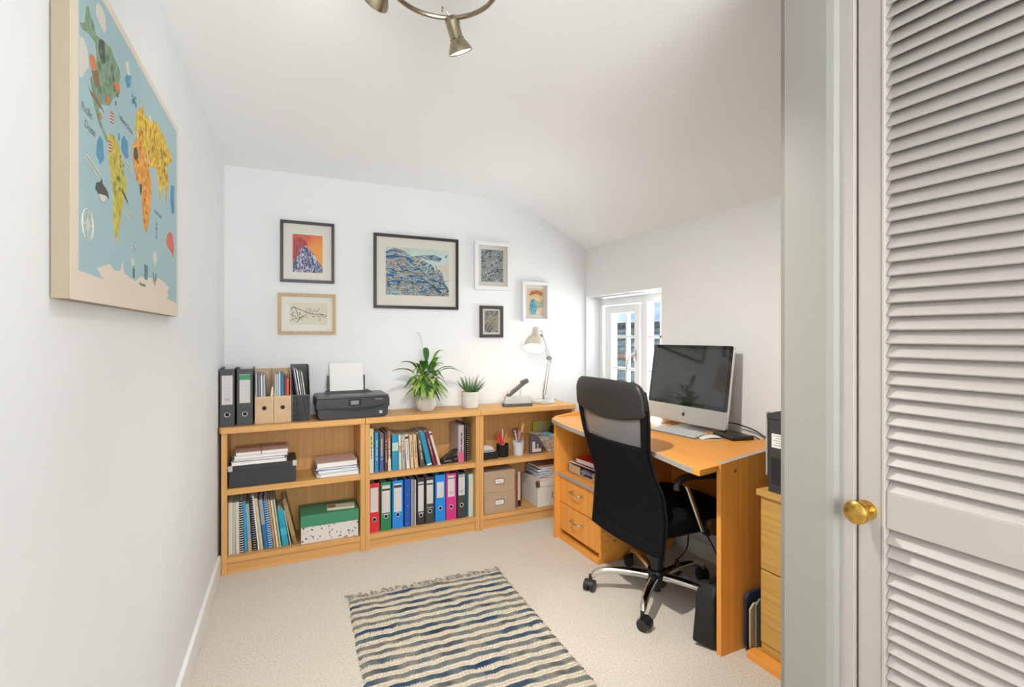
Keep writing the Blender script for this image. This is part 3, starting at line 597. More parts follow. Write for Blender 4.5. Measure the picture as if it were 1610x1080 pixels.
# ---- plants
pot_w = mat('white_ceramic', (.64, .61, .56), .5, var=((14, 14, 30), .08)); soil = mat('potting_soil', (.06, .04, .025), .95, bump=(200, .8, .004))
leafg = mat('lily_leaf', (.13, .30, .025), .38, var=((18, 18, 18), .4)); leafd = mat('lily_leaf_dark', (.035, .12, .018), .38, var=((18, 18, 18), .35)); leafy = mat('lily_leaf_light', (.34, .45, .09), .4)
def leaf(m, base, ang, out, up, droop, L_, wd, stem=.35):
    """arc from base going outwards; petiole then a folded blade"""
    n = 14; dx, dy = math.cos(ang), math.sin(ang); P = []
    p0 = Vector(base); p1 = p0 + Vector((dx * out * .3, dy * out * .3, up)); p2 = p0 + Vector((dx * out, dy * out, up - droop))
    for i in range(n + 1):
        a = i / n; P.append(p0 * (1 - a) ** 2 + p1 * 2 * a * (1 - a) + p2 * a * a)
    side = Vector((-dy, dx, 0)); v = []; f = []
    for i, p in enumerate(P):
        a = i / n; b = max(0, (a - stem) / (1 - stem)); wv = wd * (math.sin(math.pi * min(1, b ** .75)) ** .8 if 0 < b < 1 else 0) + .0016 * (1 - a)
        up_ = Vector((0, 0, 1)) * wv * .28
        v += [p - side * wv + up_, p, p + side * wv + up_]
    for i in range(n):
        for k in (0, 1): f.append((i * 3 + k, i * 3 + k + 1, i * 3 + k + 4, i * 3 + k + 3))
    m.add(v, f)
t = thing('potted_peace_lily', 'larger leafy plant in a rounded white pot beside the printer', 'potted plant', (.865, 3.12, .7705))
build('pot', MB().lathe([(.040, 0), (.047, .003), (.063, .03), (.069, .06), (.067, .09), (.061, .112), (.057, .112), (.06, .09), (.055, .06)], n=40), pot_w, t, smooth=True)
build('soil', MB().cyl((0, 0, .08), (0, 0, .102), .058, n=28), soil, t)
fm = MB(); r = random.Random(5)
spec = [(R(200), .255, .22, .06, .020), (R(168), .20, .20, .04, .020), (R(352), .245, .24, .11, .020), (R(335), .20, .22, .05, .019), (R(170), .07, .40, -.0, .020), (R(95), .04, .30, .0, .020), (R(10), .13, .31, .03, .020), (R(190), .17, .25, .04, .024), (R(20), .15, .24, .05, .022), (R(250), .13, .24, .02, .026), (R(300), .12, .26, .02, .027)]
for k, (a, o, u, dr, wd) in enumerate(spec): fm.mat(k % 2); leaf(fm, (r.uniform(-.01, .01), r.uniform(-.01, .01), .10), a, o, u, dr, 0, wd, .45)
for k in range(62):
    a = r.uniform(0, 2 * math.pi); q = r.random()
    if math.sin(a) > .35: a = -a
    u_ = .25 - .13 * q + r.uniform(-.03, .03)
    fm.mat(r.choice((0, 0, 1, 2))); leaf(fm, (r.uniform(-.03, .03), r.uniform(-.03, .02), .10), a, .05 + .12 * q, u_, .02 + q * (u_ - .01), 0, r.uniform(.013, .021), .4)
for k in range(12): fm.mat(k % 3); leaf(fm, (0, 0, .1), R(185 + k * 15), .12 + .03 * (k % 3), .12, .14 + .015 * (k % 2), 0, .012, .3)
build('foliage', fm, [leafg, leafd, leafy], t, smooth=True)
t = thing('potted_succulent', 'small spiky plant in a short white pot', 'potted plant', (1.172, 3.14, .7705))
build('pot', MB().lathe([(.046, 0), (.052, .003), (.056, .03), (.058, .06), (.058, .107), (.053, .107), (.052, .09), (.05, .04)], n=36), pot_w, t, smooth=True)
build('soil', MB().cyl((0, 0, .07), (0, 0, .098), .052, n=24), soil, t)
fm = MB(); r = random.Random(3)
for k in range(44):
    a = r.uniform(0, 2 * math.pi); e = r.uniform(.25, 1.35); L_ = r.uniform(.085, .13); dx, dy = math.cos(a), math.sin(a); d0 = Vector((dx * math.cos(e), dy * math.cos(e), math.sin(e)))
    p0 = Vector((dx * .012, dy * .012, .098)); p1 = p0 + d0 * L_ * .5; p2 = p1 + (d0 + Vector((0, 0, .25))).normalized() * L_ * .5
    fm.mat(k % 2); fm.tube([p0, p0 + (p1 - p0) * .5, p1, p2], [.0062, .0008], 6, sub=1)
build('foliage', fm, [mat('succulent_green', (.12, .23, .07), .5), mat('succulent_dark', (.05, .13, .06), .5)], t, smooth=True)
# ---- long reach stapler
t = thing('heavy_stapler', 'heavy grey stapler standing open between the small plant and the desk lamp', 'stapler', (1.385, 3.06, .7705), (0, 0, R(-8)))
build('base', MB().box((0, 0, 0), (.20, .07, .018)), mat('stapler_dark', (.10, .10, .10), .5), t, bevel=.004)
build('base_plate', MB().box((.004, .004, .018), (.19, .066, .040)), mat('stapler_grey', (.55, .55, .54), .35), t, bevel=.004)
build('magazine', MB().box((.012, .018, .040), (.135, .052, .066)), mat('stapler_light', (.62, .60, .57), .4), t, bevel=.003)
build('handle', MB().obox((.098, .035, .118), (.175, .030, .026), (0, R(-37), 0)).obox((.152, .035, .162), (.055, .032, .030), (0, R(-20), 0)), mat('handle_grey', (.12, .115, .11), .4), t, bevel=.006)
build('hinge_post', MB().cyl((.03, .035, .06), (.045, .035, .10), .010, n=12), steel, t)
build('spring_post', MB().cyl((.12, .035, .06), (.125, .035, .115), .004, n=8), steel, t)
# ---- desk lamp (lit)
lampsteel = mat('lamp_arm_metal', (.22, .22, .21), .4, .5)
t = thing('desk_lamp', 'lit angled desk lamp with a cream shade and sprung silver arms', 'desk lamp', (1.725, 3.14, .7705))
build('base', MB().lathe([(.078, 0), (.082, .004), (.082, .016), (.074, .022), (.012, .024)], n=36), mat('lamp_base', (.66, .66, .64), .25, .5), t, smooth=True)
build('stem', MB().cyl((0, 0, .02), (0, 0, .055), .007, n=12)  , lampsteel, t)
E0 = Vector((0, 0, .055)); E1 = Vector((.045, .0, .315)); E2 = Vector((-.035, -.03, .475))
for o in (-.009, .009): build('lower_arm', MB().tube([E0 + Vector((o, -.008, 0)), E1 + Vector((o, -.008, 0))], .003, 8)  , lampsteel, t)
build('spring', MB().tube([E0 + Vector((.006 * math.cos(a * 1.3) + .045 * a / 120 * .35, .006 * math.sin(a * 1.3) + .008, a / 120 * .10)) for a in range(120)], .0011, 5)  , lampsteel, t)
for o in (-.008, .008): build('upper_arm', MB().tube([E1 + Vector((o, -.006, 0)), E2 + Vector((o, -.006, 0))], .0028, 8)  , lampsteel, t)
build('joint', MB().cyl(E1 + Vector((0, -.016, 0)), E1 + Vector((0, .014, 0)), .015, n=16).cyl(E2 + Vector((0, -.012, 0)), E2 + Vector((0, .012, 0)), .011, n=14).tube([E1 + Vector((-.02, 0, .03)), E1, E1 + Vector((.02, 0, -.03))], .003, 6)  , lampsteel, t, smooth=True)
build('hanger', MB().tube([E2, E2 + Vector((.012, 0, .02)), E2 + Vector((-.004, 0, .04)), E2 + Vector((-.03, 0, .03))], .0028, 6, sub=1)  , lampsteel, t, smooth=True)
axis = Vector((-.30, -.34, -.89)).normalized(); Ms = axis.to_track_quat('Z', 'Y').to_matrix(); sc_ = E2 + Vector((-.045, -.012, .045))
shade_m = mat('cream_enamel', (.62, .56, .46), .35)
build('lamp_shade', MB().lathe([(.018, -.012), (.026, -.008), (.027, .040), (.036, .052), (.055, .075), (.069, .110), (.073, .145), (.071, .145), (.067, .110), (.053, .077), (.034, .056), (.022, .048)], sc_, 36, Ms), shade_m, t, smooth=True)
bp_ = sc_ + Ms @ Vector((0, 0, .115))
build('bulb', MB().ball(bp_, .028, 18), mat('lit_bulb', (1, .9, .7), .5, emit=((1, .84, .60), 6)), t, smooth=True)
build('cable', MB().tube([(.04, .03, .012), (.10, .05, .004), (.16, .10, .003), (.17, .14, .003)], .0022, 6, sub=2), black, t, smooth=True)
lb = lamp('POINT', 'desk_lamp_light', Vector(t.location) + sc_ + Ms @ Vector((0, 0, .152)), (0, 0, 0), 0.45, (1, .78, .52), shadow_soft_size=.02)
# ================================================================== SMALL THINGS IN THE RIGHT BOOKCASE
t = thing('tape_dispenser', 'black desk box with a pale top at the left of the upper shelf', 'desk accessory', (1.216, 3.05, .4355))
build('base', MB().box((0, 0, 0), (.122, .09, .045)), black, t, bevel=.005); build('tray', MB().box((.0, .006, .045), (.10, .085, .058)), mat('tray_grey', (.3, .3, .3), .4), t, bevel=.003)
build('top', MB().prism([(0, .058), (.095, .058), (.078, .082), (0, .092)], .012, .08, 'y'), mat('top_white', (.62, .60, .58), .4), t, bevel=.003)
def pot(x, y, r0, r1, h, m, label, items):
    t = thing('pen_pot', label, 'pen pot', (x, y, .4355)); build('cup', MB().lathe([(r0, 0), (r1, h), (r1 - .003, h), (r0 - .003, .004)], n=28), m, t, smooth=True)
    for i, (a, ln, L_, rr_, c, nm, lb_) in enumerate(items):
        d = Vector((math.sin(ln) * math.cos(a), math.sin(ln) * math.sin(a), math.cos(ln))); p0 = Vector((x, y, .441)) - Vector((math.cos(a), math.sin(a), 0)) * r0 * .35; e = p0 + d * L_
        q = thing(nm, lb_, nm.replace('_', ' '), p0)
        q.rotation_euler = (0, 0, 0); dl = d
        if nm == 'paint_brush':
            build('handle', MB().cyl((0, 0, 0), dl * (L_ * .72), rr_ * .6, rr_), c, q, smooth=True); build('bristles', MB().tube([dl * L_ * .72, dl * L_ * .86, dl * L_], [.012, .006], 10), mat('bristle', (.62, .36, .10), .8), q)
        elif nm == 'scissors':
            build('blade', MB().cyl((0, 0, 0), dl * (L_ * .7), .003, n=8), steel, q)
            for s_ in (-1, 1): build('handle', MB().torus(dl * L_ * .85 + Vector((s_ * .011, 0, 0)), .012, .0035, 'y', 16, 6), c, q, smooth=True)
        else:
            build('barrel', MB().cyl((0, 0, 0), dl * (L_ * .8), rr_, n=10), c, q, smooth=True); build('cap', MB().cyl(dl * (L_ * .8), dl * L_, rr_ * 1.12, rr_ * .8, n=10), c, q, smooth=True)
rp = colour('pen_red', (.62, .03, .03)); orp = colour('pen_orange', (.70, .20, .04)); wp = colour('pen_white', (.6, .58, .6)); dp = colour('pen_dark', (.05, .03, .07)); bp2 = colour('pen_blue', (.05, .07, .25))
pot(1.388, 3.10, .040, .041, .082, blackm, 'black cylindrical pen pot holding red pens', [
    (R(180), .38, .15, .0085, rp, 'marker_pen', 'thick red marker leaning left in the black pen pot'), (R(200), .22, .16, .008, rp, 'marker_pen', 'red marker second from the left in the black pen pot'), (R(120), .12, .165, .004, dp, 'pen', 'dark pen standing upright in the black pen pot'),
    (R(60), .10, .175, .004, wp, 'pen', 'white-ended pen in the middle of the black pen pot'), (R(0), .30, .155, .006, orp, 'marker_pen', 'orange marker leaning right in the black pen pot'), (R(270), .1, .13, .004, rp, 'pen', 'short thin red pen in front in the black pen pot')])
pot(1.507, 3.10, .033, .043, .088, mat('white_cup', (.62, .63, .64), .35), 'white tapered pen pot holding pens, scissors and a brush', [
    (R(170), .22, .19, .005, dp, 'scissors', 'black-handled scissors in the white pen pot'), (R(200), .28, .17, .0045, wp, 'pen', 'pale pen leaning left in the white pen pot'), (R(100), .05, .16, .0045, colour('pen_pink', (.5, .25, .25)), 'pen', 'pinkish pen in the middle of the white pen pot'),
    (R(60), .12, .15, .0045, bp2, 'pen', 'blue pen in the white pen pot'), (R(330), .18, .155, .0045, colour('pen_lilac', (.4, .38, .5)), 'pen', 'lilac pen leaning right in the white pen pot'), (R(10), .26, .205, .005, dp, 'paint_brush', 'broad tan brush standing tallest in the white pen pot'), (R(230), .12, .145, .0045, rp, 'pen', 'dark red pen in front in the white pen pot')])
t = thing('letter_ornament', 'small dark frame with a pale letter L and a little white figure', 'ornament', (1.585, 3.06, .4355))
build('frame', MB().prism([(0, 0), (.095, 0), (.085, .12), (.0, .12)], .012, .04, 'y'), mat('slate_frame', (.09, .08, .10), .5), t, bevel=.003)
build('letter', MB().prism([(.014, .012), (.080, .012), (.080, .032), (.034, .032), (.034, .082), (.014, .082)], .006, .012, 'y'), mat('pale_pink', (.60, .50, .46), .6), t, bevel=.001)
build('figure', MB().ball((.055, .008, .058), (.006, .005, .009), 10).cyl((.055, .008, .033), (.055, .008, .052), .006, .004, n=10), mat('figure_grey', (.33, .33, .36), .6), t, smooth=True)
t = thing('patterned_tray', 'flared black and white animal-print tray full of oddments', 'tray', (1.70, 3.06, .4355))
m = MB(); w0, w1_, d0, d1, h = (.02, .145), (-.06, .168), (0, .12), (-.01, .16), .1
m.add([(w0[0], d0[0], 0), (w0[1], d0[0], 0), (w0[1], d0[1], 0), (w0[0], d0[1], 0), (w1_[0], d1[0], h + .02), (w1_[1], d1[0], h - .01), (w1_[1], d1[1], h - .01), (w1_[0], d1[1], h + .02)], [(0, 3, 2, 1), (0, 1, 5, 4), (1, 2, 6, 5), (2, 3, 7, 6), (3, 0, 4, 7)])
tr_ = build('body', m, leop, t); q = tr_.modifiers.new('thick', 'SOLIDIFY'); q.thickness = .003
tag(build('blue_packet', MB().obox((0, 0, 0), (.13, .10, .05), (0, R(4), 0)), mat('sky_packet', (.25, .50, .62), .5), None, (1.80, 3.12, .53), bevel=.004), 'light blue packet lying in the animal-print tray', 'packet')
tag(build('black_case', MB().box((0, 0, 0), (.085, .06, .045)), blackm, None, (1.78, 3.09, .557), bevel=.004), 'small black case on top of the blue packet', 'case')
t = thing('book', 'lime green and beige book standing behind the animal-print tray', 'book', (1.69, 3.235, .4355))
build('cover', MB().box((0, 0, 0), (.135, .018, .19)), mat('lime_cover', (.42, .48, .10), .5), t, bevel=.001); build('cover_picture', MB().prism([(.03, .08), (.115, .08), (.12, .17), (.07, .175)], -.0006, .0, 'y'), mat('beige_picture', (.48, .42, .32), .6), t)
# stapler / punch among the books
t = thing('hole_punch', 'black desk punch with steel edges lying among the books', 'hole punch', (.948, 3.055, .4375), (0, 0, R(4)))
build('base', MB().box((0, 0, 0), (.115, .05, .016)), black, t, bevel=.003)
build('handle', MB().prism([(.0, .022), (.085, .075), (.118, .082), (.100, .062), (.03, .020)], .006, .044, 'y'), black, t, bevel=.003)
build('steel_edge', MB().box((.018, -.001, .013), (.070, .001, .024)).box((.082, -.001, .020), (.115, .001, .029)).obox((.045, .004, .056), (.075, .002, .003), (0, R(-34), 0)), steel, t)
build('lever', MB().prism([(.05, .018), (.115, .030), (.115, .038), (.05, .030)], .010, .04, 'y'), black, t, bevel=.002)
# ================================================================== PICTURES ON THE FAR WALL
pic_glass = bpy.data.materials.new('picture_glass'); pic_glass.use_nodes = True; gn = pic_glass.node_tree; gn.nodes.clear()
tr = gn.nodes.new('ShaderNodeBsdfTransparent'); tr.inputs[0].default_value = (.97, .97, .97, 1); gl = gn.nodes.new('ShaderNodeBsdfGlossy'); gl.inputs['Roughness'].default_value = .3
mx = gn.nodes.new('ShaderNodeMixShader'); mx.inputs[0].default_value = .012; oo = gn.nodes.new('ShaderNodeOutputMaterial')
gn.links.new(tr.outputs[0], mx.inputs[1]); gn.links.new(gl.outputs[0], mx.inputs[2]); gn.links.new(mx.outputs[0], oo.inputs[0])
mount = mat('picture_mount', (.72, .68, .60), .8)
def picture(x0, x1, z0, z1, fw, fmat, label, art, inner, mount_m=None, deep=.018):
    t = thing('framed_picture', label, 'picture', (x0, 3.3, z0)); w, h = x1 - x0, z1 - z0
    m = MB(); yf = -deep
    for pts in ([(0, 0), (w, 0), (w - fw, fw), (fw, fw)], [(w, 0), (w, h), (w - fw, h - fw), (w - fw, fw)], [(w, h), (0, h), (fw, h - fw), (w - fw, h - fw)], [(0, h), (0, 0), (fw, fw), (fw, h - fw)]): m.prism(pts, yf, -.001, 'y')
    build('frame', m, fmat, t, bevel=.0015)
    build('mount', MB().box((fw - .002, -.007, fw - .002), (w - fw + .002, -.004, h - fw + .002)), mount_m or mount, t)
    a = build('print', MB().box((inner[0], -.0085, inner[2]), (inner[1], -.007, inner[3])), art, t)
    build('glazing', MB().box((fw, -.0125, fw), (w - fw, -.0115, h - fw)), pic_glass, t)
    return t
bframe = mat('black_frame', (.025, .022, .02), .4); oakf = mat('oak_frame', (.50, .32, .14), .5, var=((60, 60, 2), .12)); wframe = mat('white_frame', (.74, .74, .74), .45)
artA = ramp_mat('art_orange_sky', lambda N, L, c: ramp(N, L, noise(N, L, mapping(N, L, c, (5.5, 1, 2.2), (.15, 0, .1)), 1, 2, .5).outputs['Fac'], [(.32, (.42, .02, .03)), (.5, (.62, .10, .03)), (.62, (.85, .33, .02))]), .7)
p = picture(.028, .333, 1.568, 1.937, .017, bframe, 'black-framed print of a dark blue peak against an orange and red sky', artA, (.068, .237, .062, .290))
art_rock = ramp_mat('art_blue_rock', lambda N, L, c: ramp(N, L, noise(N, L, mapping(N, L, c, (60, 1, 26), rot=(0, .3, 0)), 1, 3, 2.5).outputs['Fac'], [(.42, (.012, .02, .10)), (.52, (.05, .07, .22)), (.58, (.55, .55, .62))]), .7)
art_red = mat('art_red_glow', (.40, .02, .03), .7, var=((40, 1, 30), .5))
build('print_layer', MB().prism([(.069, .12), (.074, .25), (.10, .274), (.13, .262), (.15, .235), (.12, .20), (.09, .14)], -.0088, -.0084, 'y'), art_red, p)
build('print_layer', MB().prism([(.069, .063), (.236, .063), (.236, .10), (.215, .125), (.19, .17), (.16, .205), (.135, .225), (.112, .205), (.10, .165), (.069, .12)], -.0092, -.0088, 'y'), art_rock, p)
cr_m = mat('art_cream', (.66, .58, .42), .8)
p = picture(.016, .340, 1.256, 1.501, .018, oakf, 'oak-framed ink sketch of a bare branch below the orange print', cr_m, (.066, .276, .058, .190))
m = MB(); r = random.Random(8)
def tw(pts, rr_=.0017): m.tube([(a, -.009, b) for a, b in pts], rr_, 4, sub=1)
tw([(.068, .155), (.09, .162), (.12, .150), (.16, .132), (.20, .120), (.24, .125), (.274, .112)], .0024)
tw([(.19, .125), (.195, .15), (.22, .135), (.228, .16)]); tw([(.07, .14), (.085, .172), (.10, .15), (.11, .105), (.125, .10)]); tw([(.15, .14), (.17, .158), (.185, .148), (.17, .13)])
for i in range(46):
    x = .07 + .2 * r.random() ** 1.5; z = .095 + r.uniform(-.02, .04) * (1 - (x - .07) * 2); tw([(x, z), (x + r.uniform(-.012, .012), z + r.uniform(-.012, .012)), (x + r.uniform(-.014, .014), z + r.uniform(-.008, .008))], .0013)
build('ink_drawing', m, ink, p)
def swirl(name, stops, sc, dist, rot=0, det=3):
    return ramp_mat(name, lambda N, L, c: ramp(N, L, noise(N, L, mapping(N, L, c, sc, rot=(0, rot, 0)), 1, det, dist).outputs['Fac'], stops), .7)
navy = (.02, .03, .07)
artC = swirl('art_hills', [(.34, (.02, .06, .20)), (.40, (.05, .18, .38)), (.43, navy), (.45, (.18, .36, .42)), (.50, (.48, .55, .50)), (.52, navy), (.55, (.30, .22, .12)), (.60, (.55, .50, .40)), (.63, (.03, .10, .30))], (7, 1, 24), 2.2, -.35)
p = picture(.570, 1.140, 1.424, 1.906, .019, bframe, 'largest picture on the far wall, blue and ochre swirling hills in a black frame', mat('art_pale_sky', (.52, .62, .56), .7, var=((8, 1, 8), .1)), (.078, .505, .088, .400))
build('print_layer', MB().prism([(.079, .089), (.504, .089), (.504, .13), (.47, .20), (.45, .27), (.44, .30), (.42, .25), (.38, .30), (.30, .335), (.44, .32), (.455, .345), (.40, .365), (.33, .360), (.25, .345), (.19, .385), (.13, .395), (.079, .37)], -.0088, -.0084, 'y'), artC, p)
build('print_layer', MB().prism([(.42, .28), (.50, .21), (.504, .30), (.48, .31), (.455, .29)], -.0090, -.0086, 'y'), mat('art_sand', (.64, .56, .44), .7), p)
m = MB(); 
for pts in ([(.079, .17), (.16, .19), (.26, .16), (.36, .19), (.45, .11)], [(.079, .25), (.15, .24), (.24, .255), (.33, .20), (.42, .13)], [(.23, .31), (.32, .25), (.40, .17), (.44, .10)], [(.41, .30), (.425, .24), (.47, .17), (.50, .12)], [(.20, .30), (.27, .26), (.33, .27)], [(.35, .09), (.42, .16), (.50, .20)], [(.36, .16), (.40, .10)], [(.475, .365), (.482, .35), (.49, .37)], [(.474, .352), (.49, .358)]): m.tube([(a, -.0095, b) for a, b in pts], .0018, 4, sub=2)
build('ink_drawing', m, mat('art_ink', (.02, .03, .06), .7), p)
artD = swirl('art_undergrowth', [(.36, (.02, .03, .04)), (.44, (.10, .20, .18)), (.48, (.60, .60, .55)), (.51, (.03, .04, .08)), (.56, (.25, .33, .32)), (.60, (.62, .60, .55)), (.64, (.02, .03, .05))], (22, 1, 30), 2.6, .6)
picture(1.256, 1.532, 1.570, 1.908, .027, wframe, 'upper white-framed print of tangled dark green undergrowth', artD, (.053, .223, .058, .286), mat('mount_rose', (.70, .65, .58), .8), .03)
artE = swirl('art_vase_ground', [(.35, (.62, .42, .22)), (.55, (.66, .50, .32)), (.65, (.56, .46, .36))], (10, 1, 10), .5)
p = picture(1.626, 1.851, 1.351, 1.641, .022, wframe, 'lower white-framed print of a blue vase on tan, above the desk lamp', artE, (.046, .186, .046, .242), mat('mount_rose', (.70, .65, .58), .8), .03)
build('print_layer', MB().prism([(.075, .052), (.115, .052), (.128, .10), (.122, .145), (.11, .165), (.082, .165), (.068, .14), (.062, .09)], -.0088, -.0084, 'y'), mat('art_blue_vase', (.10, .30, .40), .7, var=((40, 1, 40), .4)), p)
build('print_layer', MB().prism([(.06, .195), (.075, .19), (.12, .205), (.16, .19), (.175, .205), (.165, .225), (.12, .232), (.075, .222)], -.0088, -.0084, 'y'), mat('art_rust', (.42, .14, .06), .7, var=((60, 1, 60), .5)), p)
build('print_layer', MB().prism([(.10, .165), (.15, .14), (.18, .16), (.185, .12), (.15, .10), (.13, .10)], -.0089, -.0085, 'y'), mat('art_green_wash', (.30, .38, .26), .7, var=((60, 1, 60), .4)), p)
artF = swirl('art_mechanism', [(.38, (.05, .06, .08)), (.47, (.18, .18, .19)), (.52, (.42, .36, .22)), (.57, (.10, .12, .15)), (.62, (.36, .36, .36))], (30, 1, 30), 2.0, .2)
p = picture(1.298, 1.477, 1.234, 1.458, .022, mat('brown_black_frame', (.06, .05, .045), .45), 'smallest dark-framed picture, a grey and gold dial pattern', artF, (.038, .142, .036, .190))
m = MB()
for k, rr_ in enumerate((.010, .020, .031, .042)): m.torus((.092, -.0092, .112), rr_, .0011, 'y', 28, 4)
for k in range(10): a = k * math.pi / 5; m.tube([(.092 + .012 * math.cos(a), -.0092, .112 + .012 * math.sin(a)), (.092 + .046 * math.cos(a + .3), -.0092, .112 + .046 * math.sin(a + .3))], .0011, 4)
build('ink_drawing', m, mat('art_gold', (.45, .38, .22), .6), p)
# ================================================================== WORLD MAP CANVAS ON THE LEFT WALL
t = thing('map_canvas', 'pale blue illustrated world map canvas hanging on the left wall', 'canvas print', (LW(1.44) + .0015, 1.44, 1.308), (0, 0, math.atan(.0253) * -1))
CY0, CZ0, XF = 1.44, 1.308, .0245
build('canvas_wrap', MB().box((0, -.42, 0), (.024, .42, .582)), mat('linen_canvas', (.33, .26, .185), .85, bump=(400, .3, .001)), t, bevel=.0015)
build('face_border', MB().box((.0242, -.42, 0), (.0245, .42, .582)), mat('canvas_cream', (.70, .61, .50), .85), t)
def shape(pts, lv, name, c, nm='map_shape'):
    lv = .0246 + .0002 * lv
    return build(nm, MB().prism([(y - CY0, z - CZ0) for y, z in pts], lv, lv + .0002, 'x'), mat('map_' + name, c, .85), t)
def vmat(name, c, amt, sc=70): return mat('map_' + name, c, .85, var=((sc, sc, sc), amt))
vmat('na', (.20, .30, .20), .25); vmat('sa', (.50, .42, .07), .35); vmat('eu', (.62, .42, .05), .45); vmat('af', (.70, .32, .06), .3); vmat('b', (.10, .28, .42), .15)
mat('map_sea', (.34, .48, .51), .85)
an = [(1.055, 1.357), (1.174, 1.355), (1.14, 1.371), (1.191, 1.383), (1.215, 1.388), (1.245, 1.378), (1.279, 1.383), (1.291, 1.404), (1.305, 1.38), (1.382, 1.372), (1.434, 1.388), (1.521, 1.392), (1.60, 1.402), (1.68, 1.396), (1.736, 1.387), (1.71, 1.372), (1.725, 1.36), (1.695, 1.354), (1.835, 1.348)]
sea = [(1.055, 1.872)] + an + [(1.835, 1.872)]
shape(sea, 0, 'sea', (.34, .48, .51), 'map_sea')
NA = [(1.058, 1.767), (1.081, 1.779), (1.088, 1.81), (1.097, 1.818), (1.108, 1.81), (1.123, 1.805), (1.136, 1.788), (1.178, 1.800), (1.218, 1.808), (1.239, 1.798), (1.267, 1.794), (1.279, 1.782), (1.267, 1.759), (1.273, 1.743), (1.228, 1.713), (1.208, 1.691), (1.168, 1.678), (1.150, 1.66), (1.165, 1.64), (1.19, 1.63), (1.205, 1.62), (1.195, 1.615), (1.15, 1.635), (1.125, 1.66), (1.106, 1.697), (1.132, 1.722), (1.14, 1.749), (1.132, 1.773), (1.097, 1.77), (1.07, 1.762)]
shape(NA, 1, 'na', (.2, .3, .2), 'map_land')
shape([(1.197, 1.626), (1.21, 1.64), (1.24, 1.645), (1.258, 1.64), (1.279, 1.625), (1.289, 1.60), (1.317, 1.58), (1.317, 1.553), (1.287, 1.509), (1.268, 1.466), (1.26, 1.434), (1.243, 1.448), (1.23, 1.484), (1.233, 1.516), (1.219, 1.558), (1.20, 1.599)], 1, 'sa', (.5, .4, .07), 'map_land')
shape([(1.394, 1.753), (1.42, 1.775), (1.446, 1.79), (1.47, 1.775), (1.494, 1.784), (1.53, 1.79), (1.582, 1.805), (1.62, 1.798), (1.661, 1.802), (1.70, 1.785), (1.761, 1.776), (1.775, 1.768), (1.761, 1.755), (1.73, 1.745), (1.704, 1.723), (1.72, 1.70), (1.715, 1.666), (1.69, 1.62), (1.675, 1.655), (1.65, 1.66), (1.62, 1.61), (1.60, 1.655), (1.582, 1.681), (1.51, 1.67), (1.477, 1.695), (1.401, 1.700), (1.387, 1.714)], 1, 'eu', (.6, .4, .05), 'map_land')
shape([(1.362, 1.659), (1.375, 1.68), (1.39, 1.695), (1.445, 1.700), (1.479, 1.690), (1.50, 1.665), (1.527, 1.639), (1.527, 1.60), (1.515, 1.56), (1.502, 1.527), (1.479, 1.496), (1.45, 1.516), (1.434, 1.587), (1.392, 1.612), (1.367, 1.633)], 2, 'af', (.7, .3, .06), 'map_land')
shape([(1.695, 1.515), (1.71, 1.535), (1.74, 1.55), (1.778, 1.548), (1.79, 1.525), (1.80, 1.507), (1.785, 1.48), (1.765, 1.49), (1.736, 1.497), (1.71, 1.50)], 1, 'au', (.62, .14, .12), 'map_land')
B_ = (.10, .28, .42)
for pts in ([(1.14, 1.599), (1.155, 1.615), (1.172, 1.612), (1.178, 1.579), (1.159, 1.563), (1.136, 1.575)], [(1.284, 1.654), (1.30, 1.668), (1.327, 1.665), (1.334, 1.633), (1.309, 1.621), (1.284, 1.632)], [(1.262, 1.658), (1.272, 1.662), (1.275, 1.648), (1.262, 1.646)], [(1.757, 1.69), (1.80, 1.697), (1.80, 1.616), (1.767, 1.604), (1.746, 1.641)], [(1.309, 1.792), (1.334, 1.819), (1.353, 1.817), (1.347, 1.791), (1.323, 1.777)], [(1.577, 1.545), (1.586, 1.545), (1.586, 1.53), (1.60, 1.528), (1.586, 1.524), (1.59, 1.50), (1.578, 1.50), (1.578, 1.524), (1.565, 1.528), (1.578, 1.53)]): shape(pts, 1, 'b', B_, 'map_island')
for pts in ([(1.132, 1.839), (1.145, 1.852), (1.165, 1.856), (1.183, 1.85), (1.19, 1.83), (1.178, 1.814), (1.154, 1.818), (1.136, 1.822)], [(1.057, 1.745), (1.075, 1.75), (1.095, 1.738), (1.10, 1.715), (1.085, 1.70), (1.066, 1.679), (1.057, 1.68)], [(1.309, 1.824), (1.331, 1.839), (1.347, 1.814), (1.323, 1.807)], [(1.35, 1.413), (1.365, 1.425), (1.378, 1.41), (1.36, 1.395)], [(1.54, 1.45), (1.565, 1.47), (1.585, 1.45), (1.565, 1.425)], [(1.50, 1.785), (1.515, 1.80), (1.53, 1.79), (1.515, 1.77)]): shape(pts, 2, 'ice', (.62, .60, .52), 'map_cloud')
K = (.09, .085, .08)
for pts in ([(1.163, 1.796), (1.178, 1.800), (1.182, 1.777), (1.186, 1.763), (1.17, 1.755), (1.154, 1.759), (1.147, 1.774), (1.152, 1.788)], [(1.132, 1.512), (1.136, 1.524), (1.157, 1.531), (1.165, 1.540), (1.169, 1.531), (1.187, 1.527), (1.199, 1.523), (1.205, 1.512), (1.191, 1.513), (1.165, 1.510), (1.149, 1.506)], [(1.373, 1.666), (1.394, 1.677), (1.409, 1.657), (1.394, 1.643), (1.371, 1.645)], [(1.42, 1.60), (1.44, 1.604), (1.438, 1.585), (1.425, 1.575)], [(1.285, 1.553), (1.31, 1.545), (1.33, 1.535), (1.327, 1.532), (1.29, 1.545)]): shape(pts, 3, 'dark_animal', K, 'map_animal')
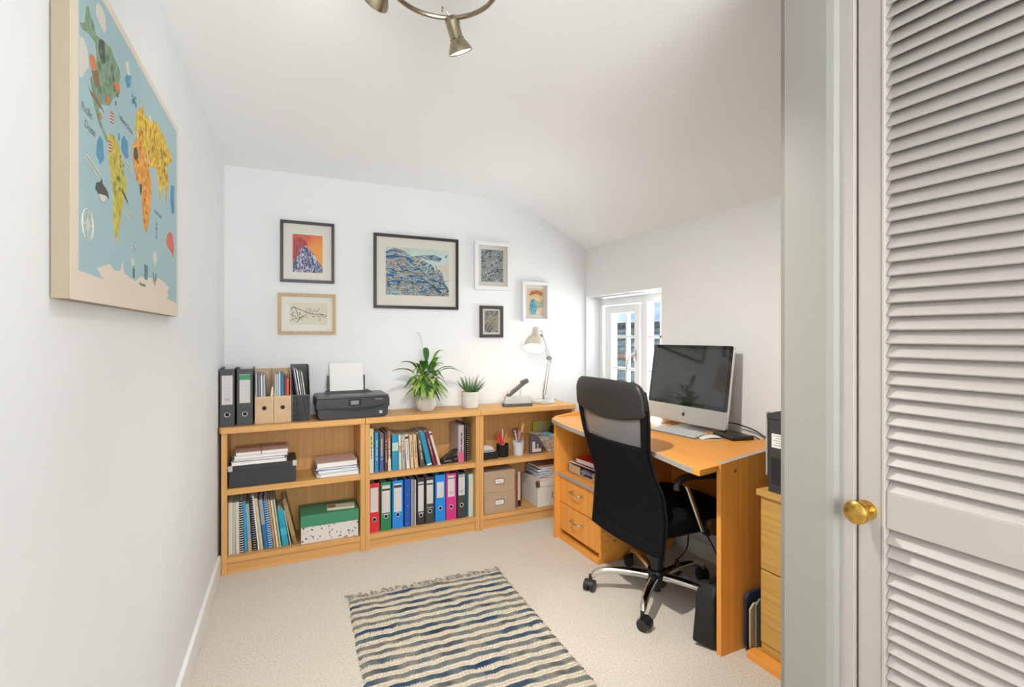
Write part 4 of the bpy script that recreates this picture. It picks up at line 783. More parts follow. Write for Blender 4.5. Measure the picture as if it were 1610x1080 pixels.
shape([(1.145, 1.506), (1.165, 1.510), (1.191, 1.513), (1.185, 1.503), (1.165, 1.496)], 4, 'ice', (.62, .6, .52), 'map_animal')
for pts in ([(1.102, 1.732), (1.110, 1.742), (1.127, 1.744), (1.14, 1.733), (1.114, 1.714)], [(1.228, 1.75), (1.267, 1.762), (1.275, 1.746), (1.25, 1.737)], [(1.19, 1.70), (1.205, 1.712), (1.21, 1.70), (1.20, 1.69)], [(1.15, 1.655), (1.16, 1.66), (1.165, 1.65), (1.155, 1.645)]): shape(pts, 3, 'orange_animal', (.62, .20, .07), 'map_animal')
for pts in ([(1.114, 1.714), (1.145, 1.73), (1.154, 1.704), (1.132, 1.695)], [(1.093, 1.680), (1.106, 1.676), (1.14, 1.678), (1.181, 1.666), (1.15, 1.668), (1.114, 1.669)]): shape(pts, 3, 'brown_animal', (.25, .14, .07), 'map_animal')
for q, (a, b) in enumerate(((1.212, 1.662), (1.200, 1.602))):
    shape([(a, b), (a + .02, b), (a + .02, b + .022), (a, b + .022)], 3, 'ice', (.6, .6, .5), 'map_stripes')
    for i in range(4): shape([(a, b + i * .006), (a + .02, b + i * .006 + .003), (a + .02, b + i * .006 + .006), (a, b + i * .006 + .003)], 4, 'stripe_red', (.45, .07, .07), 'map_stripes')
r = random.Random(2); m = MB()
def spots(x0, x1, z0, z1, n, c, name):
    m = MB()
    for i in range(n):
        y, z = r.uniform(x0, x1) - CY0, r.uniform(z0, z1) - CZ0; a, b = r.uniform(.004, .010), r.uniform(.003, .008)
        m.prism([(y - a, z), (y, z - b), (y + a, z), (y, z + b)], .0254, .0256, 'x')
    build('map_details', m, mat('map_' + name, c, .85), t)
spots(1.41, 1.70, 1.68, 1.77, 26, (.30, .20, .06), 'ochre_spot'); spots(1.42, 1.72, 1.67, 1.78, 14, (.62, .20, .06), 'orange_spot'); spots(1.62, 1.72, 1.66, 1.74, 10, (.2, .22, .12), 'olive_spot')
spots(1.235, 1.30, 1.52, 1.62, 14, (.28, .30, .08), 'moss_spot'); spots(1.39, 1.50, 1.60, 1.685, 9, (.62, .16, .05), 'red_spot'); spots(1.45, 1.48, 1.52, 1.60, 6, (.55, .12, .04), 'deep_spot'); spots(1.15, 1.26, 1.70, 1.79, 16, (.10, .20, .12), 'fir_spot'); spots(1.33, 1.40, 1.755, 1.80, 7, (.06, .30, .38), 'teal_spot')
for (a, b), (c, d) in (((1.08, 1.552), (1.145, 1.536)), ((1.087, 1.558), (1.153, 1.543)), ((1.284, 1.616), (1.351, 1.600)), ((1.289, 1.624), (1.357, 1.608)), ((1.30, 1.512), (1.345, 1.500)), ((1.305, 1.52), (1.35, 1.508)), ((1.357, 1.444), (1.394, 1.436)), ((1.36, 1.452), (1.40, 1.442))): build('wave_stroke', MB().tube([(.0258, a - CY0, b - CZ0), (.0258, c - CY0, d - CZ0)], .0012, 4), mat('map_ice', (.62, .6, .52), .85), t)
m = MB()
cy, cz = 1.094 - CY0, 1.44 - CZ0
m.torus((.0256, cy, cz), .027, .0009, 'x', 32, 4); m.torus((.0256, cy, cz), .022, .0006, 'x', 32, 4)
for k in range(8):
    a = k * math.pi / 4; L_ = .031 if k % 2 == 0 else .018; m.prism([(cy + L_ * math.sin(a), cz + L_ * math.cos(a)), (cy + .006 * math.sin(a + .5), cz + .006 * math.cos(a + .5)), (cy, cz), (cy + .006 * math.sin(a - .5), cz + .006 * math.cos(a - .5))], .0254, .0257, 'x')
build('compass_rose', m, mat('map_ice', (.62, .6, .52), .85), t)
m = MB()
for (y, z, h) in ((1.366, 1.376, .028), (1.374, 1.378, .02), (1.464, 1.384, .036), (1.474, 1.384, .034), (1.484, 1.384, .036), (1.545, 1.385, .026), (1.56, 1.378, .02), (1.572, 1.39, .02)): m.box((.0254, y - CY0, z - CZ0), (.0257, y - CY0 + .004, z - CZ0 + h))
build('map_figures', m, mat('map_figure_blue', (.10, .14, .22), .85), t)
RT = (R(90), 0, R(90)); tx = mat('map_text', (.20, .24, .24), .85)
for w_, y, z, s_ in (('Pacific', 1.09, 1.628, .020), ('Ocean', 1.105, 1.603, .020), ('Atlantic Ocean', 1.315, 1.692, .015), ('Indian Ocean', 1.597, 1.565, .014), ('Antarctica', 1.445, 1.366, .012)):
    text_mesh('lettering', w_, s_, tx, t, (.0252, y - CY0, z - CZ0), RT)
# ================================================================== RAG RUG
t = thing('rag_rug', 'cream and blue striped rag rug with a fringe lying on the carpet', 'rug', (.668, 1.80, .0), (0, 0, R(-2.2)))
rugm = ramp_mat('rag_weave', lambda N, L, c: _rug(N, L, c), .95) if False else None
rugm = bpy.data.materials.new('rag_weave'); rugm.use_nodes = True
def _rug():
    n = rugm.node_tree; N, L = n.nodes, n.links; b = N['Principled BSDF']; b.inputs['Roughness'].default_value = .95; b.inputs['Specular IOR Level'].default_value = .1
    c = N.new('ShaderNodeTexCoord').outputs['Object']; s = N.new('ShaderNodeSeparateXYZ'); L.new(c, s.inputs[0])
    wob = noise(N, L, mapping(N, L, c, (3.5, 9, 1)), 1, 2)
    a = N.new('ShaderNodeMath'); a.operation = 'MULTIPLY_ADD'; a.inputs[1].default_value = .030; L.new(wob.outputs['Fac'], a.inputs[0]); L.new(s.outputs[1], a.inputs[2])
    d = N.new('ShaderNodeMath'); d.operation = 'MULTIPLY'; d.inputs[1].default_value = 1 / .0545; L.new(a.outputs[0], d.inputs[0])
    fr_ = N.new('ShaderNodeMath'); fr_.operation = 'FRACT'; L.new(d.outputs[0], fr_.inputs[0])
    fl = N.new('ShaderNodeMath'); fl.operation = 'FLOOR'; L.new(d.outputs[0], fl.inputs[0])
    # per stripe colours, breaking up along the stripe
    cm = N.new('ShaderNodeCombineXYZ'); sx = N.new('ShaderNodeMath'); sx.operation = 'MULTIPLY'; sx.inputs[1].default_value = 2.6; L.new(s.outputs[0], sx.inputs[0]); L.new(sx.outputs[0], cm.inputs[0])
    fm_ = N.new('ShaderNodeMath'); fm_.operation = 'MULTIPLY'; fm_.inputs[1].default_value = 7.31; L.new(fl.outputs[0], fm_.inputs[0]); L.new(fm_.outputs[0], cm.inputs[1])
    nb = noise(N, L, cm.outputs[0], 1.7, 5)
    dk = ramp(N, L, nb.outputs['Fac'], [(.30, (.025, .045, .11)), (.40, (.06, .09, .12)), (.48, (.15, .17, .17)), (.55, (.25, .23, .19)), (.62, (.10, .11, .11)), (.70, (.03, .045, .06))])
    fine = noise(N, L, mapping(N, L, c, (190, 60, 1)), 1, 3)
    cr1 = ramp(N, L, fine.outputs['Fac'], [(.3, (.52, .44, .33)), (.7, (.72, .64, .52))])
    fd = N.new('ShaderNodeMath'); fd.operation = 'MULTIPLY_ADD'; fd.inputs[1].default_value = .34; L.new(fine.outputs['Fac'], fd.inputs[0]); L.new(fr_.outputs[0], fd.inputs[2])
    ms = ramp(N, L, fd.outputs[0], [(.66, (0, 0, 0)), (.71, (1, 1, 1)), (1.0, (1, 1, 1))])
    mi = N.new('ShaderNodeMix'); mi.data_type = 'RGBA'; L.new(ms, mi.inputs[0]); L.new(cr1, mi.inputs[6]); L.new(dk, mi.inputs[7])
    m2 = N.new('ShaderNodeMix'); m2.data_type = 'RGBA'; m2.blend_type = 'MULTIPLY'; m2.inputs[0].default_value = .45; L.new(mi.outputs[2], m2.inputs[6]); L.new(ramp(N, L, noise(N, L, mapping(N, L, c, (260, 90, 1)), 1, 2).outputs['Fac'], [(.35, (.3, .3, .3)), (.6, (1, 1, 1))]), m2.inputs[7]); L.new(m2.outputs[2], b.inputs['Base Color'])
_rug()
rr_ = random.Random(4); ed = [rr_.uniform(-.006, .006) for _ in range(400)]
def rugf(u, v):
    y = -.70 + 1.345 * v; k = int(v * 150)
    x = (-.384 + ed[k] * .7) if u < .001 else ((.384 + ed[k + 200] * .9) if u > .999 else -.384 + .768 * u)
    z = .007 + .0042 * abs(math.sin(v * 1.345 / .0135 * math.pi)) + .0015 * math.sin(u * 40 + v * 30) + .001 * math.sin(u * 300)
    if u < .001 or u > .999: z = .001
    return (x, y + .003 * math.sin(u * 9 + v * 5), z)
build('woven_field', MB().grid(rugf, 60, 450), rugm, t, smooth=True)
m = MB(); r = random.Random(6)
for i in range(95):
    x = -.38 + .76 * i / 94 + r.uniform(-.003, .003); L_ = r.uniform(.034, .068); p = [(x, .643, .008), (x + r.uniform(-.008, .008), .643 + L_ * .5, .009 + r.uniform(0, .008)), (x + r.uniform(-.018, .018), .643 + L_, .004)]
    m.mat(0 if r.random() < .5 else 1); m.tube(p, .0019, 4, sub=1)
fr = build('fringe', m, [mat('fringe_cream', (.52, .45, .36), .95), mat('fringe_grey', (.22, .20, .18), .95)], t, smooth=True); fr['kind'] = 'stuff'
# ================================================================== DESK
edge_m = mat('grey_edge_band', (.37, .34, .30), .5)
t = thing('computer_desk', 'beech computer desk with drawers on the left, under the window', 'desk', (1.57, 1.43, 0))
def D(p): return [(a - 1.57, b - 1.43) for a, b in p]
outl = [(1.60, 2.70), (1.545, 2.69), (1.515, 2.65), (1.495, 2.56), (1.47, 2.40), (1.456, 2.22), (1.478, 2.12), (1.498, 1.98), (1.500, 1.84), (1.484, 1.71), (1.463, 1.59), (1.441, 1.48), (1.437, 1.44), (1.437, 1.405), (1.55, 1.425), (1.575, 1.447), (2.15, 1.447), (2.15, 2.70)]
build('desktop', MB().prism(D(outl), .722, .745), dky, t, bevel=.001)
eb = MB(); o = D(outl[:13])
for i in range(len(o) - 1):
    a, b = Vector(o[i]), Vector(o[i + 1]); n = Vector((-(b - a).y, (b - a).x)).normalized() * -.0022
    if n.x > 0: n = -n
    eb.add([(a.x, a.y, .7225), (b.x, b.y, .7225), (b.x, b.y, .7455), (a.x, a.y, .7455), (a.x + n.x, a.y + n.y, .7235), (b.x + n.x, b.y + n.y, .7235), (b.x + n.x, b.y + n.y, .7445), (a.x + n.x, a.y + n.y, .7445)], [(0, 1, 2, 3), (7, 6, 5, 4), (3, 2, 6, 7), (4, 5, 1, 0), (0, 3, 7, 4), (1, 5, 6, 2)])
build('edge_band', eb, edge_m, t)
pr = [(1.568, 0), (2.15, 0), (2.15, .795), (2.05, .793), (1.9, .783), (1.75, .768), (1.62, .753), (1.568, .747)]
def panel(y0, y1): return MB().prism([(a - 1.57, b) for a, b in pr], y0 - 1.43, y1 - 1.43, 'y')
pn = build('end_panel', panel(1.425, 1.447), dkz, t, bevel=.001)
build('screw_cap', MB().cyl((.075, -.0058, .715), (.075, -.0045, .715), .007, n=18), mat('cap_bronze', (.35, .22, .08), .35, .7), pn, smooth=True)
tb = MB()
for i in range(2, 7):
    a, b = pr[i], pr[i + 1]; tb.add([(a[0] - 1.57, -.005, a[1] + .0008), (a[0] - 1.57, .017, a[1] + .0008), (b[0] - 1.57, .017, b[1] + .0008), (b[0] - 1.57, -.005, b[1] + .0008)], [(0, 1, 2, 3)])
build('top_edge_band', tb, edge_m, pn)
build('end_panel', panel(2.70, 2.722), dkz, t, bevel=.001)
build('modesty_panel', MB().box((.53, .017, .37), (.55, 1.27, .72)), dky, t)
build('cable_tray', MB().box((.44, .02, .26), (.56, .84, .368)), blackm, t, bevel=.004)
build('inner_panel', MB().box((.03, .838, .03), (.55, .858, .722)), dky, t, bevel=.001)
build('cubby_shelf', MB().box((.012, .858, .392), (.55, 1.27, .410)), dky, t, bevel=.002)
build('shelf_edge_band', MB().box((.008, .850, .3915), (.012, 1.27, .4105)), edge_m, t)
build('plinth', MB().box((.018, .85, 0), (.55, 1.27, .03)), dky, t, bevel=.001)
build('carcass_back', MB().box((.53, .858, .03), (.55, 1.27, .72)), dky, t)
for z0, z1 in ((.228, .388), (.060, .222)):
    dd = build('drawer', MB().box((.024, .858, z0), (.044, 1.266, z1)).box((.044, .87, z0 + .01), (.45, 1.25, z1 - .03)), dkz, t, bevel=.0015); zc = (z0 + z1) / 2 + .02
    h = MB(); h.tube([(.024, 1.105, zc), (-.004, 1.103, zc), (-.012, 1.085, zc), (-.012, 1.02, zc), (-.004, 1.002, zc), (.024, 1.0, zc)], .0045, 8, sub=1); build('handle', h, steel, dd, smooth=True)
build('side_screw', MB().cyl((.12, .8365, .12), (.12, .8382, .12), .006, n=14), mat('cap_bronze', (.35, .22, .08), .35, .7), t)
# papers and book in the desk cubby
t2 = thing('cardboard_tray', 'open cardboard letter tray in the desk cubby', 'letter tray', (1.64, 2.40, .411))
build('walls', MB().box((0, 0, 0), (.22, .27, .004)).box((0, .262, 0), (.22, .27, .055)).box((0, .14, 0), (.006, .27, .05)).box((.214, 0, 0), (.22, .27, .05)).box((0, 0, 0), (.22, .006, .05)), card, t2, bevel=.001)
tag(build('envelope', MB().obox((0, 0, 0), (.15, .12, .012), (.12, .05, .3)), mat('patterned_leaflet', (.16, .17, .25), .3, var=((50, 50, 50), .6)), None, (1.715, 2.47, .440)), 'dark glossy leaflet lying in the cardboard tray', 'leaflet')
tag(build('paper', MB().obox((0, 0, 0), (.20, .26, .008), (0, 0, .06)), mat('pinkish_paper', (.60, .48, .42), .8), None, (1.75, 2.53, .4745)), 'pinkish papers laid over the cardboard tray', 'paper')
t2 = thing('book', 'red hardback book on the papers in the desk cubby', 'book', (1.66, 2.39, .482), (0, 0, R(4)))
build('cover', MB().box((0, 0, 0), (.16, .20, .003)).box((0, 0, .026), (.16, .20, .030)).box((.157, 0, 0), (.16, .20, .03)), colour('book_red', (.55, .015, .02)), t2, bevel=.0008)
build('pages', MB().box((.002, .002, .003), (.157, .198, .026)), white, t2)
# ================================================================== ON THE DESK
DZ = .7455
# all-in-one computer, leaning back
t = thing('desktop_computer', 'silver all-in-one computer with a large dark screen on the desk', 'computer', (2.018, 2.097, DZ), (0, 0, R(2)))
tilt = Matrix.Rotation(R(8.5), 4, 'Y'); 
hw = .282
def scr(pts_yz, x0, x1, name, m_, **k):
    mb = MB().prism(pts_yz, x0, x1, 'x'); mb.v = [tuple(tilt @ Vector(v) + Vector((0, 0, .028))) for v in mb.v]; return build(name, mb, m_, t, **k)
def rrect(y0, y1, z0, z1, r, n=5):
    p = []
    for cy_, cz_, a0 in ((y1 - r, z0 + r, -90), (y1 - r, z1 - r, 0), (y0 + r, z1 - r, 90), (y0 + r, z0 + r, 180)):
        for i in range(n + 1): a = R(a0 + 90 * i / n); p.append((cy_ + r * math.cos(a), cz_ + r * math.sin(a)))
    return p
scr(rrect(-hw, hw, 0, .427, .012), 0, .016, 'chassis', alu, bevel=.0015)
scr([(-hw * .8, .03), (hw * .8, .03), (hw * .75, .38), (-hw * .75, .38)], .016, .040, 'rear_bulge', alu, bevel=.012)
scr(rrect(-hw + .001, hw - .001, .090, .426, .011), -.0022, 0, 'screen_glass', mat('screen_glass', (.012, .012, .013), .04, spec=.8), bevel=.0005)
scr([(-hw + .022, .112), (hw - .022, .112), (hw - .022, .404), (-hw + .022, .404)], -.0027, -.0022, 'display', mat('display_off', (.028, .030, .031), .05, spec=.9))
ap = []
for i in range(28):
    a = 2 * math.pi * i / 28; rr2 = .0125 * (1 - .10 * abs(math.cos(a)) ** 8) ; y = rr2 * math.sin(a) * .92; z = rr2 * math.cos(a) - (.0028 * math.exp(-(y / .004) ** 2) if abs(math.cos(a)) > .5 and math.cos(a) > 0 else 0) + (.0018 * math.exp(-(y / .003) ** 2) if math.cos(a) < -.5 else 0)
    # bite on the right-hand side as seen from the room (-Y)
    dy, dz = y + .0135, z - .0015
    dd_ = math.hypot(dy, dz)
    if dd_ < .0068: y = -.0135 + dy / dd_ * .0068; z = .0015 + dz / dd_ * .0068
    ap.append((y, z + .045))
scr(ap, -.0008, 0, 'logo', ink)
scr([(-.0005, .060), (-.006, .0625), (-.0065, .068), (-.001, .0655)], -.0008, 0, 'logo_leaf', ink)
scr([(-.003, .413), (.003, .413), (.003, .417), (-.003, .417)], -.0026, -.002, 'camera_dot', mat('camera_dot', (.08, .08, .09), .2))
ft = MB(); ft.prism([(-.075, 0), (.11, 0), (.11, .006), (.10, .012), (.088, .10), (.062, .22), (.050, .22), (.075, .10), (.082, .018), (.07, .009), (-.075, .006)], -.155, .045, 'y')
build('stand', ft, alu, t, bevel=.002)
# keyboard
t = thing('keyboard', 'slim white and silver keyboard in front of the computer', 'keyboard', (1.885, 1.985, DZ), (0, 0, R(7)))
build('body', MB().prism([(-.062, 0), (.062, 0), (.062, .014), (.055, .014), (-.062, .005)], -.145, .145, 'y'), mat('keyboard_alu', (.22, .23, .24), .5), t, bevel=.0015)
m = MB(); kx = [-.050, -.031, -.012, .007, .026, .043]
for j, x in enumerate(kx):
    n = 14; w = .278 / n; z = .006 + (x + .062) * .072
    if j == 0: ks = [(-.139, 3 * w), (-.139 + 3 * w, 6 * w), (-.139 + 9 * w, 5 * w)]
    else: ks = [(-.139 + i * w, w) for i in range(n)]
    for y, ww in ks: m.obox((x, y + ww / 2, z + .0010), (.0138 if j < 5 else .009, ww - .0052, .0022), (0, R(-4.2), 0))
kk = build('keys', m, mat('white_keys', (.68, .67, .64), .45), t, bevel=.0006)
# mouse
t = thing('mouse', 'white low-profile mouse to the right of the keyboard', 'mouse', (1.915, 1.80, DZ), (0, 0, R(-22)))
def mf(u, v):
    a = -1 + 2 * u; b = -1 + 2 * v; sx = .055; sy = .028 * (1 - .25 * abs(a) ** 3); return (a * sx, b * sy, .004 + .018 * (1 - abs(a) ** 2.4) * (1 - .55 * b * b))
build('shell', MB().grid(mf, 20, 12).prism([(-.05, -.022), (.05, -.022), (.055, 0), (.05, .022), (-.05, .022), (-.055, 0)], 0.0, .005), mat('mouse_white', (.70, .68, .64), .25), t, smooth=True)
# external drive with its lead
t = thing('external_drive', 'small black external hard drive on the right of the desk', 'hard drive', (2.045, 1.785, DZ), (0, 0, R(-12)))
build('case', MB().box((-.06, -.078, 0), (.06, .078, .019)), black, t, bevel=.005); build('top_plate', MB().box((-.045, -.06, .019), (.045, .06, .0196)), mat('drive_top', (.03, .03, .032), .25), t)
build('cable', MB().tube([(.06, -.03, .012), (.085, -.035, .012), (.09, -.06, .006), (.088, -.075, .002)], .0025, 6, sub=1), black, t, smooth=True)
c = MB().tube([(2.095, 1.90, .800), (2.13, 1.87, .799), (2.145, 1.83, .793), (2.15, 1.775, .785), (2.15, 1.73, .775), (2.15, 1.69, .755), (2.148, 1.665, .752), (2.16, 1.66, .70)], .0035, 8, sub=2)
tag(build('power_cable', c, black, smooth=True), 'black cable arching from behind the computer down the wall side of the desk', 'cable')
c = MB().tube([(2.05, 2.05, .750), (1.965, 1.99, .749), (1.955, 1.93, .749), (1.965, 1.88, .749), (2.02, 1.845, .75), (2.07, 1.85, .756), (2.085, 1.87, .785), (2.08, 1.90, .80)], .0028, 8, sub=2)
tag(build('lead', c, black, smooth=True), 'thin black lead curving around the computer foot', 'cable')
t = thing('router', 'white box with a small grey end mark on the desk behind the chair', 'router', (2.075, 2.56, DZ), (0, 0, 0))
build('case', MB().box((-.03, -.11, 0), (.03, .11, .032)), mat('router_white', (.74, .75, .77), .35), t, bevel=.004); build('mark', MB().box((-.031, -.10, .006), (-.0298, -.08, .026)), mat('router_grey', (.25, .28, .32), .4), t)
t = thing('spectacles', 'pair of dark wire spectacles folded by the top of the keyboard', 'spectacles', (2.025, 2.205, DZ), (0, 0, R(20)))
for s_ in (-1, 1): build('lens_rim', MB().torus((0, s_ * .03, .004), .022, .0015, 'z', 20, 5), mat('wire_brown', (.12, .07, .04), .4, .5), t)
build('bridge', MB().tube([(0, -.008, .004), (.004, 0, .005), (0, .008, .004)], .0015, 5).tube([(0, .052, .004), (.05, .03, .004), (.06, -.03, .004)], .0013, 5).tube([(0, -.052, .004), (.045, -.03, .006), (.055, .03, .006)], .0013, 5), mat('wire_brown', (.12, .07, .04), .4, .5), t)
t = thing('sticky_note', 'yellow-green paper note behind the keyboard', 'note', (2.01, 2.10, DZ), (0, 0, R(25)))
build('sheet', MB().obox((0, 0, .001), (.06, .06, .001)), mat('note_yellow', (.62, .60, .22), .7), t); build('curled_corner', MB().obox((-.03, -.01, .004), (.012, .04, .0008), (0, R(35), 0)), mat('note_yellow', (.62, .6, .22), .7), t)
# ================================================================== OFFICE CHAIR
CX, CYc = 1.665, 1.90
t = thing('office_chair', 'black high-back mesh office chair with chrome legs at the desk', 'office chair', (CX, CYc, 0))
rows = [(.295, 1.478, 2.175, 1.665), (.36, 1.492, 2.185, 1.668), (.45, 1.502, 2.188, 1.672), (.55, 1.508, 2.180, 1.695), (.65, 1.490, 2.190, 1.735), (.72, 1.468, 2.198, 1.735), (.79, 1.450, 2.205, 1.718), (.86, 1.440, 2.214, 1.706), (.93, 1.433, 2.221, 1.705), (.99, 1.428, 2.219, 1.712), (1.025, 1.428, 2.205, 1.730), (1.044, 1.432, 2.170, 1.765), (1.050, 1.436, 2.12, 1.815)]
rows = [(z, X - (.032 if z > .6 else .016 if z > .5 else 0), a - (.034 if z > .6 else .016 if z > .5 else 0), b - (.034 if z > .6 else .016 if z > .5 else 0)) for z, X, a, b in rows]
def interp(z):
    for a, b in zip(rows, rows[1:]):
        if a[0] <= z <= b[0]:
            k = (z - a[0]) / (b[0] - a[0]); k = k * k * (3 - 2 * k) if False else k; return [a[i] + (b[i] - a[i]) * k for i in range(4)]
    return rows[-1]
def bk(s_, z, off=0, inset=0):
    _, X, yl, yr = interp(z); mid = (yl + yr) / 2; hw_ = (yl - yr) / 2 - inset; b = 2 * s_ - 1
    return (X + off + .022 * b * b - .014 - CX - .0, mid - b * hw_ - CYc, z)
chm = bpy.data.materials.new('chair_mesh_fabric'); chm.use_nodes = True; _mesh(chm, 2600, (-.35, (1, 2)), (.007, .007, .008), .8, 0)
chs = bpy.data.materials.new('sheer_mesh_fabric'); chs.use_nodes = True; _mesh(chs, 2200, (.15, (1, 2)), (.17, .17, .175), .7, 0)
def strip(z0, z1, off, inset, thick, name, m_, par, n=16, s0=0, s1=1, **k):
    mb = MB(); mb.grid(lambda u, v: bk(s0 + (s1 - s0) * u, z0 + (z1 - z0) * v, off, inset), 16, n); o = build(name, mb, m_, par, smooth=True)
    q = o.modifiers.new('t', 'SOLIDIFY'); q.thickness = thick; q.offset = 0
    if k.get('sub'): pass
    return o
def strip2(fz0, fz1, off, inset, thick, name, m_, par, n=10):
    mb = MB(); mb.grid(lambda u, v: bk(u, fz0(u) + (fz1(u) - fz0(u)) * v, off, inset), 20, n); o = build(name, mb, m_, par, smooth=True)
    q = o.modifiers.new('t', 'SOLIDIFY'); q.thickness = thick; q.offset = 0; return o
hr = strip2(lambda u: .885 + .03 * (2 * u - 1) ** 2 - .012, lambda u: 1.048 - .006 * (2 * u - 1) ** 2, 0, 0, .034, 'headrest', leather, t)
q = hr.modifiers.new('b', 'BEVEL'); q.width = .014; q.segments = 3; q.limit_method = 'ANGLE'
strip2(lambda u: .868 + .03 * (2 * u - 1) ** 2, lambda u: .874 + .03 * (2 * u - 1) ** 2, -.004, .004, .008, 'seam', leather, hr, 2)
strip2(lambda u: .755 + .0 * u, lambda u: .872 + .03 * (2 * u - 1) ** 2, -.002, .024, .0012, 'sheer_panel', chs, t)
strip2(lambda u: .30 + .0 * u, lambda u: .765, -.002, .004, .0015, 'mesh_panel', chm, t, 24)
strip2(lambda u: .30, lambda u: .765, .022, .03, .0015, 'front_mesh_layer', chm, t, 24)
strip2(lambda u: .296, lambda u: .345, -.003, .0, .010, 'hem', fabric, t, 4)
def sidef(sg):
    mb = MB()
    def f(u, v):
        z = .295 + (.93 - .295) * v; e = bk(0 if sg > 0 else 1, z); wd = .030 if z > .74 else .026
        i_ = bk(wd / .48 if sg > 0 else 1 - wd / .48, z); return tuple(Vector(e) * (1 - u) + Vector(i_) * u)
    mb.grid(f, 2, 30); o = build('side_border', mb, fabric, t, smooth=True); q = o.modifiers.new('t', 'SOLIDIFY'); q.thickness = .016; q.offset = 0
sidef(1); sidef(-1)
fp = [bk(0, .30 + .02 * i, .014, .008) for i in range(36)] + [bk(u / 10, 1.035, .014, .01) for u in range(1, 10)] + [bk(1, 1.00 - .02 * i, .014, .008) for i in range(36)]
build('back_frame', MB().tube(fp, .008, 8), blackm, t, smooth=True)
# lumbar moiré support bar behind the mesh
build('lumbar_bar', MB().tube([(1.53 - CX, 2.17 - CYc, .52), (1.56 - CX, 1.93 - CYc, .53), (1.53 - CX, 1.69 - CYc, .52)], .008, 8, sub=1), blackm, t, smooth=True)
def seatf(u, v):
    a, b = 2 * u - 1, 2 * v - 1; r_ = (abs(a) ** 6 + abs(b) ** 6)
    x = 1.765 + .245 * a * (1 - .03 * b * b); y = 1.92 + .242 * b * (1 - .05 * max(0, a)); z = .468 - .012 * (a * a + b * b) * .5 - (.05 * max(0, a - .6) ** 2 * 4) - .03 * r_ * .5
    return (x - CX, y - CYc, z)
mb = MB(); mb.grid(seatf, 18, 18); st = build('seat', mb, fabric, t, smooth=True); q = st.modifiers.new('t', 'SOLIDIFY'); q.thickness = .085; q.offset = -1; q = st.modifiers.new('b', 'BEVEL'); q.width = .02; q.segments = 3; q.limit_method = 'ANGLE'
build('seat_pan', MB().box((1.56 - CX, 1.72 - CYc, .345), (1.97 - CX, 2.12 - CYc, .365)), blackm, t, bevel=.01)
build('tilt_mechanism', MB().box((-.07, -.06, .30), (.10, .08, .347)), blackm, t, bevel=.008)
build('back_bracket', MB().tube([(-.03, .02, .325), (-.12, .02, .315), (-.165, .02, .34), (-.162, .02, .44)], .016, 8, sub=1), blackm, t, smooth=True)
build('gas_lift', MB().cyl((0, 0, .11), (0, 0, .30), .030, n=24).cyl((0, 0, .22), (0, 0, .31), .034, n=24), black, t, smooth=True)
build('hub', MB().lathe([(.042, .050), (.047, .06), (.047, .115), (.042, .125), (.032, .128)], n=28).cyl((0, 0, .022), (0, 0, .05), .02, n=16), black, t, smooth=True)
chb = chrome
for k in range(5):
    a = R(2 + 72 * k); dx, dy = math.cos(a), math.sin(a)
    mb = MB(); L_ = .315
    prof_ = [(.04, .095), (.12, .104), (.20, .106), (.26, .098), (.292, .085), (.305, .066)]
    lg = build('leg', mb.tube([(dx * r0, dy * r0, z0) for r0, z0 in prof_], [.0215, .0125], 12, sub=2), chb, t, smooth=True)
    cx_, cy_ = dx * L_, dy * L_; ta = a + R(70)
    wx, wy = math.cos(ta), math.sin(ta); ax = Vector((-wy, wx, 0)); ctr = Vector((cx_ + wx * .012, cy_ + wy * .012, .026))
    cs = MB()
    for s_ in (-1, 1): cs.cyl(ctr + ax * (.006 * s_), ctr + ax * (.026 * s_), .0255, n=22)
    cs.cyl(ctr - ax * .02, ctr + ax * .02, .016, n=14); cs.cyl((cx_, cy_, .03), (cx_, cy_, .075), .009, n=12)
    hd_ = []
    for i in range(9): q = R(20 + i * 17); hd_.append(ctr + Vector((wx * math.cos(q), wy * math.cos(q), math.sin(q))) * .030)
    for p0_, p1_ in zip(hd_, hd_[1:]): cs.add([p0_ - ax * .022, p0_ + ax * .022, p1_ + ax * .022, p1_ - ax * .022], [(0, 1, 2, 3)])
    build('caster', cs, black, lg, smooth=True)
for sg, yy in ((-1, 1.655), (1, 2.195)):
    y = yy - CYc
    ar = MB(); ar.tube([(-.105, y, .585), (-.103, y, .612), (-.075, y, .632), (.0, y, .634), (.09, y, .626), (.17, y, .618), (.22, y, .612)], .0155, 10, sub=2)
    build('armrest', ar, black, t, smooth=True)
    build('arm_post', MB().tube([(-.055, y, .60), (-.045, y, .585), (.045, y, .388)], .0105, 12), chrome, t, smooth=True)
    build('arm_bracket', MB().tube([(.045, y, .392), (.075, y, .368), (.13, y * .8, .352), (.16, y * .6, .352)], .015, 8, sub=1), black, t, smooth=True)
    build('adjusting_knob', MB().cyl((.105, y - sg * .012, .395), (.105, y + sg * .016, .395), .034, n=24), mat('knob_brown', (.12, .08, .05), .3), t, smooth=True)
build('arm_socket', MB().ball((-.045, 1.655 - CYc, .70), .001, 6), steel, t) if False else None
